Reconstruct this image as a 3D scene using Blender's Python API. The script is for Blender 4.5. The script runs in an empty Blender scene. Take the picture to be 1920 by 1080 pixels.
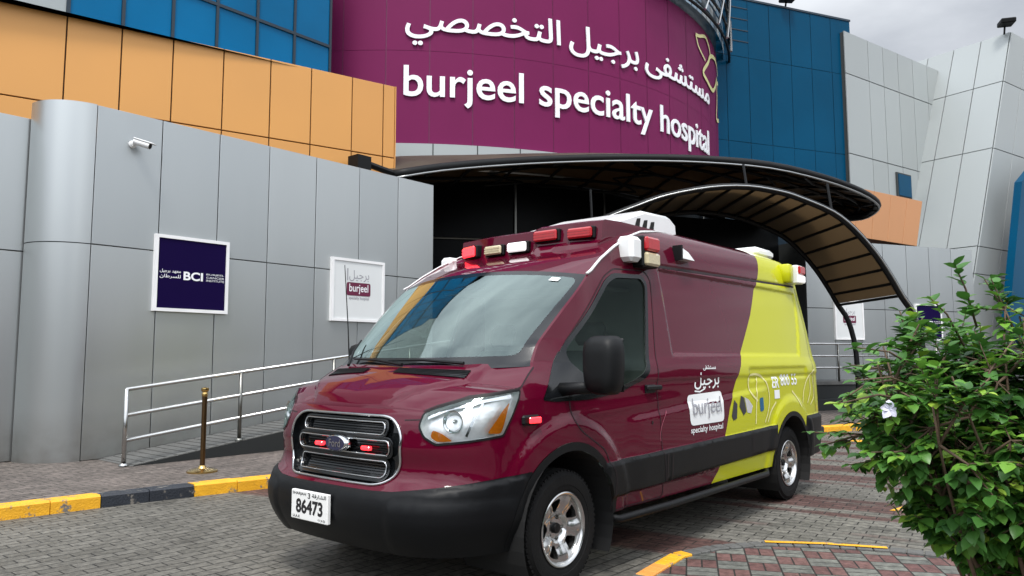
import bpy, math, random
import numpy as np
from mathutils import Matrix, Vector
from mathutils.geometry import delaunay_2d_cdt
random.seed(7); rng = np.random.default_rng(7)
R = math.radians
SC = bpy.context.scene; COL = SC.collection

# ------------------------------------------------------------------ camera, world, sun, exposure
cam = bpy.data.cameras.new('camera'); cam.sensor_width = 36; cam.lens = 26.558; cam.clip_start = .05; cam.clip_end = 2000
co = bpy.data.objects.new('camera', cam); COL.objects.link(co); SC.camera = co
def _camera(yaw, pitch, roll, loc):
    fw = Vector((math.cos(yaw)*math.cos(pitch), math.sin(yaw)*math.cos(pitch), math.sin(pitch)))
    r = Vector((math.sin(yaw), -math.cos(yaw), 0)); u = r.cross(fw)
    r2 = r*math.cos(roll)+u*math.sin(roll); u2 = -r*math.sin(roll)+u*math.cos(roll)
    m = Matrix((r2, u2, -fw)).transposed().to_4x4(); m.translation = loc
    return m
co.matrix_world = _camera(R(40.226), R(5.329), R(-.0914), (-3.7563, -3.7735, 1.380))

SUN_EL, SUN_AZ = 62, 215          # azimuth the light comes from, counter-clockwise from +x
world = bpy.data.worlds.new('World'); SC.world = world; world.use_nodes = True
wt = world.node_tree; wt.nodes.clear()
def wn(t, **k):
    n = wt.nodes.new(t)
    for a, b in k.items(): setattr(n, a, b)
    return n
wo = wn('ShaderNodeOutputWorld'); wb = wn('ShaderNodeBackground'); wb.inputs[1].default_value = .1
sky = wn('ShaderNodeTexSky', sky_type='NISHITA', sun_disc=False, sun_elevation=R(SUN_EL), sun_rotation=R(90-SUN_AZ))
tc = wn('ShaderNodeTexCoord'); mp = wn('ShaderNodeMapping'); mp.inputs['Scale'].default_value = (1, 1, 2.6); mp.inputs['Location'].default_value = (.35, .2, .1)
no = wn('ShaderNodeTexNoise'); no.inputs['Scale'].default_value = 1.7; no.inputs['Detail'].default_value = 7; no.inputs['Roughness'].default_value = .52
rp = wn('ShaderNodeValToRGB'); rp.color_ramp.elements[0].position = .32; rp.color_ramp.elements[0].color = (3.0, 3.25, 3.75, 1)
rp.color_ramp.elements[1].position = .66; rp.color_ramp.elements[1].color = (8.6, 8.9, 9.3, 1)
mx = wn('ShaderNodeMix', data_type='RGBA'); mx.inputs[0].default_value = .93
L = wt.links.new
L(tc.outputs['Generated'], mp.inputs[0]); L(mp.outputs[0], no.inputs[0]); L(no.outputs['Fac'], rp.inputs[0])
# overcast: brighter overhead and round the veiled sun than at the horizon
sp = wn('ShaderNodeSeparateXYZ'); L(tc.outputs['Generated'], sp.inputs[0]); el = wn('ShaderNodeMapRange'); el.inputs[1].default_value = 0; el.inputs[2].default_value = .9; el.inputs[3].default_value = .62; el.inputs[4].default_value = 1.25; L(sp.outputs[2], el.inputs[0])
vd = wn('ShaderNodeVectorMath', operation='DOT_PRODUCT'); L(tc.outputs['Generated'], vd.inputs[0]); vd.inputs[1].default_value = (math.cos(R(SUN_AZ))*.75, math.sin(R(SUN_AZ))*.75, .66)
ve = wn('ShaderNodeMapRange'); ve.inputs[1].default_value = -.2; ve.inputs[2].default_value = 1; ve.inputs[3].default_value = .72; ve.inputs[4].default_value = 1.9; L(vd.outputs['Value'], ve.inputs[0])
mm_ = wn('ShaderNodeMath', operation='MULTIPLY'); L(el.outputs[0], mm_.inputs[0]); L(ve.outputs[0], mm_.inputs[1]); vs_ = wn('ShaderNodeVectorMath', operation='SCALE'); L(mx.outputs[2], vs_.inputs[0]); L(mm_.outputs[0], vs_.inputs['Scale'])
L(sky.outputs[0], mx.inputs[6]); L(rp.outputs[0], mx.inputs[7]); L(vs_.outputs[0], wb.inputs[0]); L(wb.outputs[0], wo.inputs[0])
sl = bpy.data.lights.new('sun', 'SUN'); sl.energy = 1.5; sl.angle = R(14); sl.color = (1, .96, .9)
so = bpy.data.objects.new('sun', sl); COL.objects.link(so)
so.rotation_euler = Vector((math.cos(R(SUN_AZ))*math.cos(R(SUN_EL)), math.sin(R(SUN_AZ))*math.cos(R(SUN_EL)), math.sin(R(SUN_EL)))).to_track_quat('Z', 'Y').to_euler()
SC.view_settings.view_transform = 'Standard'; SC.view_settings.look = 'None'; SC.view_settings.exposure = .92; SC.view_settings.gamma = 1
SC.cycles.max_bounces = 8; SC.cycles.transparent_max_bounces = 12; SC.cycles.use_denoising = True

# ------------------------------------------------------------------ materials
def mat(name, col, rough=.5, metal=0., coat=0., var=.08, vscale=3., bump=0., bscale=40., emit=None, estr=0., spec=.5, dirt=0., stretch=None, wear=0.):
    m = bpy.data.materials.new(name); m.use_nodes = True; nt = m.node_tree; b = nt.nodes['Principled BSDF']
    b.inputs['Roughness'].default_value = rough; b.inputs['Metallic'].default_value = metal
    b.inputs['Coat Weight'].default_value = coat; b.inputs['Coat Roughness'].default_value = .04
    b.inputs['Specular IOR Level'].default_value = spec
    t = nt.nodes.new('ShaderNodeTexCoord'); n = nt.nodes.new('ShaderNodeTexNoise'); n.inputs['Scale'].default_value = vscale; n.inputs['Detail'].default_value = 5
    if stretch:
        mq = nt.nodes.new('ShaderNodeMapping'); mq.inputs['Scale'].default_value = stretch; nt.links.new(t.outputs['Object'], mq.inputs[0]); nt.links.new(mq.outputs[0], n.inputs[0])
    else: nt.links.new(t.outputs['Object'], n.inputs[0])
    mix = nt.nodes.new('ShaderNodeMix'); mix.data_type = 'RGBA'
    mix.inputs[6].default_value = (*[max(0, c*(1-var*1.6)) for c in col], 1); mix.inputs[7].default_value = (*[min(1, c*(1+var*1.6)) for c in col], 1)
    nt.links.new(n.outputs['Fac'], mix.inputs[0]); nt.links.new(mix.outputs[2], b.inputs['Base Color'])
    if wear:
        nw = nt.nodes.new('ShaderNodeTexNoise'); nw.inputs['Scale'].default_value = 7; nw.inputs['Detail'].default_value = 9; nw.inputs['Roughness'].default_value = .68; nt.links.new(t.outputs['Object'], nw.inputs[0])
        wr = nt.nodes.new('ShaderNodeMapRange'); wr.inputs[1].default_value = .60-wear*.1; wr.inputs[2].default_value = .64-wear*.08; nt.links.new(nw.outputs['Fac'], wr.inputs[0]); m3 = nt.nodes.new('ShaderNodeMix'); m3.data_type = 'RGBA'; m3.inputs[7].default_value = (.17, .155, .135, 1)
        nt.links.new(wr.outputs[0], m3.inputs[0]); nt.links.new(mix.outputs[2], m3.inputs[6]); nt.links.new(m3.outputs[2], b.inputs['Base Color'])
    if dirt:
        rr = nt.nodes.new('ShaderNodeMapRange'); rr.inputs[3].default_value = rough*(1-dirt); rr.inputs[4].default_value = min(1, rough*(1+dirt))
        nt.links.new(n.outputs['Fac'], rr.inputs[0]); nt.links.new(rr.outputs[0], b.inputs['Roughness'])
    if bump:
        n2 = nt.nodes.new('ShaderNodeTexNoise'); n2.inputs['Scale'].default_value = bscale; n2.inputs['Detail'].default_value = 3
        nt.links.new(t.outputs['Object'], n2.inputs[0]); bp = nt.nodes.new('ShaderNodeBump'); bp.inputs['Strength'].default_value = bump; bp.inputs['Distance'].default_value = .01
        nt.links.new(n2.outputs['Fac'], bp.inputs['Height']); nt.links.new(bp.outputs[0], b.inputs['Normal'])
    if emit: b.inputs['Emission Color'].default_value = (*emit, 1); b.inputs['Emission Strength'].default_value = estr
    return m
def grime(m):
    nt = m.node_tree; b = nt.nodes['Principled BSDF']; src = b.inputs['Base Color'].links[0].from_socket; t = nt.nodes.new('ShaderNodeTexCoord'); sp_ = nt.nodes.new('ShaderNodeSeparateXYZ'); nt.links.new(t.outputs['Object'], sp_.inputs[0])
    n = nt.nodes.new('ShaderNodeTexNoise'); n.inputs['Scale'].default_value = 5; n.inputs['Detail'].default_value = 8; nt.links.new(t.outputs['Object'], n.inputs[0])
    a = nt.nodes.new('ShaderNodeMapRange'); a.inputs[1].default_value = .1; a.inputs[2].default_value = .75; a.inputs[3].default_value = .95; a.inputs[4].default_value = 0; nt.links.new(sp_.outputs[2], a.inputs[0])
    u = nt.nodes.new('ShaderNodeMath'); u.operation = 'MULTIPLY'; u.use_clamp = True; nt.links.new(a.outputs[0], u.inputs[0]); nt.links.new(n.outputs['Fac'], u.inputs[1])
    x = nt.nodes.new('ShaderNodeMix'); x.data_type = 'RGBA'; x.inputs[7].default_value = (.20, .185, .16, 1); nt.links.new(u.outputs[0], x.inputs[0]); nt.links.new(src, x.inputs[6]); nt.links.new(x.outputs[2], b.inputs['Base Color'])
def coat_ior(m, v): m.node_tree.nodes['Principled BSDF'].inputs['Coat IOR'].default_value = v
def glass(name, tint, refl=1.0, rough=.02, ior=1.5):
    m = bpy.data.materials.new(name); m.use_nodes = True; nt = m.node_tree; nt.nodes.clear()
    o = nt.nodes.new('ShaderNodeOutputMaterial'); tr = nt.nodes.new('ShaderNodeBsdfTransparent'); gl = nt.nodes.new('ShaderNodeBsdfGlossy')
    fr = nt.nodes.new('ShaderNodeFresnel'); mu = nt.nodes.new('ShaderNodeMath'); mu.operation = 'MULTIPLY'; mu.use_clamp = True; mi = nt.nodes.new('ShaderNodeMixShader')
    tr.inputs[0].default_value = (*tint, 1); gl.inputs['Roughness'].default_value = rough; gl.inputs[0].default_value = (.80, .97, .93, 1)
    fr.inputs[0].default_value = ior; mu.inputs[1].default_value = refl
    nt.links.new(fr.outputs[0], mu.inputs[0]); nt.links.new(mu.outputs[0], mi.inputs[0]); nt.links.new(tr.outputs[0], mi.inputs[1]); nt.links.new(gl.outputs[0], mi.inputs[2]); nt.links.new(mi.outputs[0], o.inputs[0])
    return m
M = dict(
    maroon=mat('maroon_paint', (.078, .0005, .0120), .5, .0, 1., .03, 2., spec=.02),
    lime=mat('lime_paint', (.46, .47, .004), .5, 0, .7, .03, 2., spec=.15),
    blackpl=mat('black_plastic', (.004, .0045, .005), .48, 0, 0, .15, 9, .12, 300, spec=.25),
    bumperpl=mat('bumper_plastic', (.0028, .0032, .004), .46, 0, 0, .1, 6, .05, 400, spec=.22),
    rubber=mat('rubber', (.0065, .0065, .0065), .8, 0, 0, .2, 14, .3, 90, spec=.2),
    dark=mat('dark_void', (.004, .004, .004), .8), gap=mat('panel_gap', (.012, .004, .006), .7),
    chrome=mat('chrome', (.58, .59, .60), .12, 1, 0, .02), alloy=mat('alloy', (.60, .60, .59), .24, 1, 0, .06, 8),
    white=mat('white_plastic', (.78, .79, .78), .3, 0, .3, .03), whitep=mat('white_vinyl', (.80, .82, .82), .4, 0, 0, .02),
    redlens=mat('red_lens', (.36, .003, .008), .2, 0, .6, .15, 40, emit=(1, .01, .02), estr=.03),
    redlit=mat('red_lens_lit', (.8, .01, .02), .2, 0, 1, .2, 60, emit=(1, .03, .04), estr=1.6),
    cream=mat('cream_lens', (.55, .47, .30), .2, 0, .8, .2, 60), clear=mat('clear_lens', (.8, .8, .78), .2, 0, .8, .1, 60, emit=(1, 1, 1), estr=.35),
    amber=mat('amber_lens', (.85, .22, .01), .15, 0, 1, .2, 50), silver=mat('reflector_silver', (.84, .85, .86), .28, .55, 0, .12, 26, .15, 30),
    headglass=glass('headlight_glass', (.97, .98, .98), 1.3), wsglass=glass('windshield_glass', (.68, .80, .76), 3.0, .01),
    doorglass=glass('door_glass', (.40, .46, .43), .35), frit=mat('glass_frit', (.006, .007, .008), .12, 0, 0, .05),
    interior=mat('cab_trim', (.07, .07, .068), .7, 0, 0, .2, 10), seat=mat('seat_vinyl', (.16, .165, .16), .6, 0, 0, .2, 10), cabwall=mat('cab_wall', (.60, .63, .60), .6),
    plate=mat('plate_white', (.78, .78, .76), .35, 0, 0, .02), ink=mat('black_ink', (.01, .01, .012), .5), navy=mat('badge_navy', (.008, .012, .05), .2, 0, 1),
    alu=mat('grey_cladding', (.455, .478, .478), .33, .78, 0, .045, .8, spec=.5, dirt=.12, stretch=(1.6, 1.6, .22)), alub=mat('grey_cladding_batch', (.43, .455, .458), .37, .78, 0, .05, .9, dirt=.12, stretch=(1.6, 1.6, .2)), tanb=mat('tan_cladding_batch', (.57, .268, .068), .42, .05, 0, .06, .6, dirt=.15), lightb=mat('pale_cladding_batch', (.31, .333, .33), .4, .15, 0, .04, .3, dirt=.1), aluback=mat('grey_cladding_gap', (.035, .04, .04), .8),
    tan=mat('tan_cladding', (.60, .285, .072), .45, .05, 0, .05, .6, dirt=.15), tanback=mat('tan_gap', (.045, .02, .008), .8),
    tand=mat('orange_cladding', (.50, .235, .10), .5, .05, 0, .04, .6),
    bglass=mat('blue_glass', (.0, .115, .265), .15, .0, 0, .25, .45, spec=.14), bglass2=mat('deep_blue_glass', (.0, .052, .112), .3, .0, 0, .22, .3, spec=.07), mull=mat('dark_mullion', (.006, .02, .035), .5),
    lightalu=mat('pale_cladding', (.325, .35, .348), .42, .15, 0, .035, .25, dirt=.1),
    banner=mat('purple_panel', (.150, .0115, .070), .55, 0, .0, .10, .5, dirt=.2, spec=.12), bseam=mat('banner_seam', (.15, .03, .085), .5),
    letter=mat('white_letter', (.82, .83, .85), .4, 0, 0, .02), yellowish=mat('pale_yellow_line', (.72, .68, .30), .4),
    steel=mat('stainless_steel', (.50, .50, .49), .22, 1, 0, .08, 12), steeld=mat('dull_steel', (.20, .20, .185), .35, 1, 0, .1, 12), brass=mat('brass', (.55, .38, .14), .2, 1, 0, .12, 14), brassd=mat('dark_brass', (.16, .10, .05), .28, 1, 0, .12, 14),
    canframe=mat('canopy_frame_paint', (.006, .0065, .007), .5, 0, 0, .1, spec=.2), canpanel=mat('canopy_sheet', (.052, .039, .024), .5, 0, 0, .35, 1.3, dirt=.3), pipe=mat('galvanised_pipe', (.35, .36, .36), .3, .9),
    facade=mat('dark_glazing', (.003, .0035, .004), .35, 0, 0, .2, spec=.08), signblue=mat('navy_sign_face', (.005, .0005, .036), .6, 0, 0, .03, spec=.08), signwhite=mat('white_sign_face', (.66, .68, .68), .35, 0, .1, .02), signframe=mat('white_sign_frame', (.8, .8, .8), .35),
    signmar=mat('maroon_sign_block', (.12, .008, .04), .4), greytxt=mat('grey_text', (.30, .30, .33), .5), redtxt=mat('pink_text', (.35, .08, .12), .5),
    kerby=mat('yellow_kerb_paint', (.78, .38, .015), .6, 0, 0, .2, 9, .5, 60, wear=.45), kerbb=mat('black_kerb_paint', (.018, .022, .03), .6, 0, 0, .2, 9, .5, 60, wear=.35), kerbo=mat('orange_kerb_paint', (.72, .30, .06), .6, 0, 0, .2, 9, .4, 60),
    ramp=mat('ramp_boards', (.10, .10, .095), .65, 0, 0, .25, 4, .3, 60), rampd=mat('ramp_side', (.012, .014, .014), .7), wood=mat('bush_wood', (.10, .065, .04), .8, 0, 0, .3, 20, .4, 60),
    camw=mat('camera_white', (.75, .76, .76), .3), concrete=mat('plain_render', (.30, .29, .27), .8, 0, 0, .15, .6), paper=mat('white_petal', (.66, .66, .78), .6), teal=mat('teal_cap', (.0, .10, .22), .4), photo=mat('dark_print', (.03, .03, .035), .4),
)
def leafmat():
    m = bpy.data.materials.new('leaf'); m.use_nodes = True; nt = m.node_tree; b = nt.nodes['Principled BSDF']
    a = nt.nodes.new('ShaderNodeAttribute'); a.attribute_name = 'tone'; r = nt.nodes.new('ShaderNodeValToRGB'); e = r.color_ramp.elements
    e[0].position = 0; e[0].color = (.020, .070, .016, 1); e[1].position = 1; e[1].color = (.32, .48, .06, 1)
    k = r.color_ramp.elements.new(.5); k.color = (.070, .20, .034, 1); k = r.color_ramp.elements.new(.8); k.color = (.17, .36, .045, 1)
    nt.links.new(a.outputs['Fac'], r.inputs[0]); nt.links.new(r.outputs[0], b.inputs['Base Color']); b.inputs['Roughness'].default_value = .38; b.inputs['Specular IOR Level'].default_value = .45
    tr = nt.nodes.new('ShaderNodeBsdfTranslucent'); nt.links.new(r.outputs[0], tr.inputs[0]); mi = nt.nodes.new('ShaderNodeMixShader'); mi.inputs[0].default_value = .25
    o = nt.nodes['Material Output']; nt.links.new(b.outputs[0], mi.inputs[1]); nt.links.new(tr.outputs[0], mi.inputs[2]); nt.links.new(mi.outputs[0], o.inputs[0])
    return m
M['leaf'] = leafmat()
def paver(name, kind):
    m = bpy.data.materials.new(name); m.use_nodes = True; nt = m.node_tree; b = nt.nodes['Principled BSDF']; N = nt.nodes.new; K = nt.links.new
    t = N('ShaderNodeTexCoord')
    def bricks(rot, bw, rh, c1, c2, mortar=.006, off=.5):
        mp = N('ShaderNodeMapping'); mp.inputs['Rotation'].default_value = (0, 0, R(rot)); K(t.outputs['Object'], mp.inputs[0])
        br = N('ShaderNodeTexBrick'); br.offset = off; br.inputs['Scale'].default_value = 1; br.inputs['Brick Width'].default_value = bw; br.inputs['Row Height'].default_value = rh
        br.inputs['Mortar Size'].default_value = mortar; br.inputs['Mortar Smooth'].default_value = .25; br.inputs['Color1'].default_value = (*c1, 1); br.inputs['Color2'].default_value = (*c2, 1); br.inputs['Mortar'].default_value = (.035, .033, .03, 1)
        K(mp.outputs[0], br.inputs[0]); return br
    def noise(sc, d=6):
        n = N('ShaderNodeTexNoise'); n.inputs['Scale'].default_value = sc; n.inputs['Detail'].default_value = d; K(t.outputs['Object'], n.inputs[0]); return n
    def mixc(f, a, c, mode='MIX'):
        x = N('ShaderNodeMix'); x.data_type = 'RGBA'; x.blend_type = mode
        if isinstance(f, float): x.inputs[0].default_value = f
        else: K(f, x.inputs[0])
        K(a, x.inputs[6]); K(c, x.inputs[7]) if not isinstance(c, tuple) else setattr(x.inputs[7], 'default_value', c); return x.outputs[2]
    def step(val, a, c):
        r = N('ShaderNodeMapRange'); r.inputs[1].default_value = a; r.inputs[2].default_value = c; K(val, r.inputs[0]); return r.outputs[0]
    sep = N('ShaderNodeSeparateXYZ'); K(t.outputs['Object'], sep.inputs[0])
    if kind == 'road':
        A = bricks(0, .21, .105, (.152, .143, .124), (.218, .206, .182)); B = bricks(82, .21, .105, (.165, .158, .138), (.25, .238, .210)); B2 = bricks(82, .21, .105, (.115, .06, .052), (.165, .095, .085))
        w = N('ShaderNodeMath'); w.operation = 'MULTIPLY_ADD'; K(sep.outputs[1], w.inputs[0]); w.inputs[1].default_value = .14; K(sep.outputs[0], w.inputs[2])
        wn_ = N('ShaderNodeTexNoise'); wn_.noise_dimensions = '1D'; wn_.inputs['Scale'].default_value = 1.25; wn_.inputs['Detail'].default_value = 2; K(w.outputs[0], wn_.inputs['W'])
        n2 = noise(1.6); ad = N('ShaderNodeMath'); ad.operation = 'MULTIPLY_ADD'; K(n2.outputs['Fac'], ad.inputs[0]); ad.inputs[1].default_value = .22; K(wn_.outputs['Fac'], ad.inputs[2])
        red = step(ad.outputs[0], .60, .66); Bc = mixc(red, B.outputs[0], B2.outputs[0]); side = step(w.outputs[0], .95, 1.05)
        col = mixc(side, A.outputs[0], Bc)
        h = mixc(side, A.outputs['Fac'], B.outputs['Fac'])
    elif kind == 'walk':
        A = bricks(-8, .21, .105, (.165, .140, .125), (.245, .205, .185)); col = A.outputs[0]; h = A.outputs['Fac']
    else:
        # basket weave: pairs of blocks, alternately turned, red and grey
        A = bricks(-27, .2, .1, (.17, .085, .08), (.215, .115, .105), .006, 0.); B = bricks(63, .2, .1, (.165, .17, .155), (.23, .235, .21), .006, 0.)
        mp = N('ShaderNodeMapping'); mp.inputs['Rotation'].default_value = (0, 0, R(-27)); K(t.outputs['Object'], mp.inputs[0])
        ck = N('ShaderNodeTexChecker'); ck.inputs['Scale'].default_value = 5; K(mp.outputs[0], ck.inputs[0])
        col = mixc(ck.outputs['Fac'], A.outputs[0], B.outputs[0]); h = mixc(ck.outputs['Fac'], A.outputs['Fac'], B.outputs['Fac'])
    big = noise(.8, 9); fine = noise(22, 8)
    col = mixc(.55, col, mixc(1., col, mixc(1., big.outputs['Fac'], (1.4, 1.4, 1.4, 1), 'MULTIPLY'), 'MULTIPLY'))
    f2 = N('ShaderNodeValToRGB'); f2.color_ramp.elements[0].position = .3; f2.color_ramp.elements[0].color = (.50, .50, .50, 1); f2.color_ramp.elements[1].position = .72; f2.color_ramp.elements[1].color = (1.38, 1.38, 1.34, 1)
    K(fine.outputs['Fac'], f2.inputs[0]); col = mixc(.8, col, f2.outputs[0], 'MULTIPLY'); K(col, b.inputs['Base Color'])
    b.inputs['Roughness'].default_value = .66; b.inputs['Specular IOR Level'].default_value = .3
    spn = noise(1.9, 4); sr = N('ShaderNodeMapRange'); sr.inputs[1].default_value = .60; sr.inputs[2].default_value = .70; sr.inputs[3].default_value = 1; sr.inputs[4].default_value = .62; K(spn.outputs['Fac'], sr.inputs[0])
    cb = N('ShaderNodeCombineColor'); [K(sr.outputs[0], cb.inputs[i]) for i in range(3)]; col = mixc(1., col, cb.outputs[0], 'MULTIPLY')
    hs = N('ShaderNodeHueSaturation'); hs.inputs['Value'].default_value = .80; K(col, hs.inputs['Color']); K(hs.outputs[0], b.inputs['Base Color'])
    inv = N('ShaderNodeMath'); inv.operation = 'MULTIPLY_ADD'; inv.inputs[1].default_value = -1; K(h, inv.inputs[0]); K(fine.outputs['Fac'], inv.inputs[2])
    bp = N('ShaderNodeBump'); bp.inputs['Strength'].default_value = .55; bp.inputs['Distance'].default_value = .012; K(inv.outputs[0], bp.inputs['Height']); K(bp.outputs[0], b.inputs['Normal'])
    return m
coat_ior(M['maroon'], 1.42); coat_ior(M['lime'], 1.4)
def sheeting(m):
    nt = m.node_tree; o = nt.nodes['Material Output']; b = nt.nodes['Principled BSDF']; tr = nt.nodes.new('ShaderNodeBsdfTranslucent'); tr.inputs[0].default_value = (.30, .19, .09, 1); mi = nt.nodes.new('ShaderNodeMixShader'); mi.inputs[0].default_value = .13
    nt.links.new(b.outputs[0], mi.inputs[1]); nt.links.new(tr.outputs[0], mi.inputs[2]); nt.links.new(mi.outputs[0], o.inputs[0])
sheeting(M['canpanel']); grime(M['alu']); grime(M['alub'])
M['road'] = paver('road_pavers', 'road'); M['walk'] = paver('walk_pavers', 'walk'); M['island'] = paver('island_pavers', 'island')

# ------------------------------------------------------------------ helpers
def tag(o, label=None, cat=None, group=None, kind=None):
    if label: o['label'] = label
    if cat: o['category'] = cat
    if group: o['group'] = group
    if kind: o['kind'] = kind
    return o
def empty(name, loc, label, cat, group=None):
    o = bpy.data.objects.new(name, None); COL.objects.link(o); o.location = loc; o.empty_display_size = .2
    return tag(o, label, cat, group)
def wloc(o):
    v = Vector((0, 0, 0))
    while o: v += Vector(o.location); o = o.parent
    return v
class MB:
    def __init__(s): s.v = []; s.f = []; s.m = []; s.n = None
    def add(s, v, f, m=0):
        k = len(s.v); s.v += [tuple(map(float, p)) for p in v]; s.f += [tuple(int(i)+k for i in q) for q in f]; s.m += [m]*len(f) if isinstance(m, int) else list(m); return s
    def box(s, a, b, m=0, ax=None, org=None, bev=0.):
        # box between corners a,b in a frame (ax: 3 axes) at org; bev chamfers it
        x0, y0, z0 = a; x1, y1, z1 = b
        if bev:
            e = min(bev, (x1-x0)/2.01, (y1-y0)/2.01, (z1-z0)/2.01)
            V = []; idx = {}
            for i, X in enumerate((x0, x1)):
                for j, Y in enumerate((y0, y1)):
                    for k, Z in enumerate((z0, z1)):
                        sx, sy, sz = (e, -e)[i], (e, -e)[j], (e, -e)[k]
                        for w, p in enumerate(((X, Y+sy, Z+sz), (X+sx, Y, Z+sz), (X+sx, Y+sy, Z))): idx[i, j, k, w] = len(V); V.append(p)
            F = []
            for i in (0, 1): F.append([idx[i, 0, 0, 0], idx[i, 1, 0, 0], idx[i, 1, 1, 0], idx[i, 0, 1, 0]])
            for j in (0, 1): F.append([idx[0, j, 0, 1], idx[1, j, 0, 1], idx[1, j, 1, 1], idx[0, j, 1, 1]])
            for k in (0, 1): F.append([idx[0, 0, k, 2], idx[1, 0, k, 2], idx[1, 1, k, 2], idx[0, 1, k, 2]])
            for i in (0, 1):
                for j in (0, 1): F.append([idx[i, j, 0, 0], idx[i, j, 1, 0], idx[i, j, 1, 1], idx[i, j, 0, 1]])
                for k in (0, 1): F.append([idx[i, 0, k, 0], idx[i, 1, k, 0], idx[i, 1, k, 2], idx[i, 0, k, 2]])
            for j in (0, 1):
                for k in (0, 1): F.append([idx[0, j, k, 1], idx[1, j, k, 1], idx[1, j, k, 2], idx[0, j, k, 2]])
            for i in (0, 1):
                for j in (0, 1):
                    for k in (0, 1): F.append([idx[i, j, k, 0], idx[i, j, k, 1], idx[i, j, k, 2]])
        else:
            V = [(x, y, z) for x in (x0, x1) for y in (y0, y1) for z in (z0, z1)]
            F = [(0, 1, 3, 2), (4, 6, 7, 5), (0, 4, 5, 1), (2, 3, 7, 6), (0, 2, 6, 4), (1, 5, 7, 3)]
        if ax is not None:
            ax = np.array(ax, float); V = [np.array(org)+p[0]*ax[0]+p[1]*ax[1]+p[2]*ax[2] for p in V]
        return s.add(V, F, m)
    def tube(s, pts, r, n=8, m=0, cap=True, closed=False):
        P = [Vector(p) for p in pts]; k = len(P); rr = r if hasattr(r, '__len__') else [r]*k; V = []; up = None
        for i, p in enumerate(P):
            if closed: d = P[(i+1) % k]-P[i-1]
            else: d = P[min(i+1, k-1)]-P[max(i-1, 0)]
            d.normalize()
            if up is None: up = Vector((0, 0, 1)) if abs(d.z) < .9 else Vector((1, 0, 0))
            a = d.cross(up)
            if a.length < 1e-4: a = d.cross(Vector((0, 1, .3)))
            a.normalize(); b = a.cross(d).normalized(); up = b
            for j in range(n):
                t = 2*math.pi*j/n; V.append(p+a*math.cos(t)*rr[i]+b*math.sin(t)*rr[i])
        F = []
        for i in range(k if closed else k-1):
            for j in range(n): F.append((i*n+j, i*n+(j+1) % n, ((i+1) % k)*n+(j+1) % n, ((i+1) % k)*n+j))
        if cap and not closed: F += [tuple(range(n-1, -1, -1)), tuple((k-1)*n+j for j in range(n))]
        return s.add(V, F, m)
    def lathe(s, prof, c, axis='z', n=24, m=0):
        V = []; F = []
        for r, h in prof:
            for j in range(n):
                t = 2*math.pi*j/n; a, b = r*math.cos(t), r*math.sin(t)
                V.append({'z': (c[0]+a, c[1]+b, c[2]+h), 'y': (c[0]+a, c[1]+h, c[2]+b), 'x': (c[0]+h, c[1]+a, c[2]+b)}[axis])
        k = len(prof)
        for i in range(k-1):
            for j in range(n): F.append((i*n+j, i*n+(j+1) % n, (i+1)*n+(j+1) % n, (i+1)*n+j))
        return s.add(V, F, m)
    def grid(s, fn, us, vs, m=0, mf=None):
        V = [fn(u, v) for u in us for v in vs]; nv = len(vs); F = []; mm = []
        for i in range(len(us)-1):
            for j in range(nv-1):
                F.append((i*nv+j, (i+1)*nv+j, (i+1)*nv+j+1, i*nv+j+1)); mm.append(mf(.5*(us[i]+us[i+1]), .5*(vs[j]+vs[j+1])) if mf else m)
        return s.add(V, F, mm)
    def build(s, name, mats, parent=None, smooth=False, normals=None, fix=True, angle=None):
        me = bpy.data.meshes.new(name); off = wloc(parent) if parent else Vector((0, 0, 0))
        me.from_pydata(s.v, [], s.f); mats = mats if isinstance(mats, (list, tuple)) else [mats]
        for q in mats: me.materials.append(M[q] if isinstance(q, str) else q)
        me.polygons.foreach_set('material_index', s.m)
        if fix and normals is None:
            import bmesh
            b = bmesh.new(); b.from_mesh(me); bmesh.ops.recalc_face_normals(b, faces=b.faces); b.to_mesh(me); b.free()
        if smooth or normals is not None or angle: me.polygons.foreach_set('use_smooth', [True]*len(s.f))
        me.update()
        if angle: me.set_sharp_from_angle(angle=R(angle))
        if normals is not None: me.normals_split_custom_set_from_vertices([tuple(n) for n in normals])
        o = bpy.data.objects.new(name, me); COL.objects.link(o)
        if parent: o.parent = parent; o.location = -off
        return o
def copy_tree(o, parent=None, loc=None):
    kids = list(o.children); c = o.copy(); COL.objects.link(c); c.parent = parent
    if loc is not None: c.location = loc
    for k in kids: copy_tree(k, c)
    return c
def setup_ground(): pass
def circ(cx, cy, r, n=40, a0=0, a1=360, ry=None):
    ry = ry or r; full = abs(a1-a0) >= 359.9
    return [(cx+r*math.cos(R(a0+(a1-a0)*i/(n if full else n-1))), cy+ry*math.sin(R(a0+(a1-a0)*i/(n if full else n-1)))) for i in range(n)]
def rrect(x0, y0, x1, y1, r, n=5):
    o = []
    for cx, cy, a in ((x1-r, y1-r, 0), (x0+r, y1-r, 90), (x0+r, y0+r, 180), (x1-r, y0+r, 270)): o += circ(cx, cy, r, n, a, a+90)
    return o
def roundpoly(P, r, n=4):
    out = []; k = len(P)
    for i in range(k):
        p = np.array(P[i], float); a = np.array(P[i-1], float)-p; b = np.array(P[(i+1) % k], float)-p
        la, lb = np.linalg.norm(a), np.linalg.norm(b); q = min(r, la*.45, lb*.45); A = p+a/la*q; B = p+b/lb*q
        for j in range(n): t = j/(n-1); out.append(tuple((1-t)**2*A+2*t*(1-t)*p+t*t*B))
    return out
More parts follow.
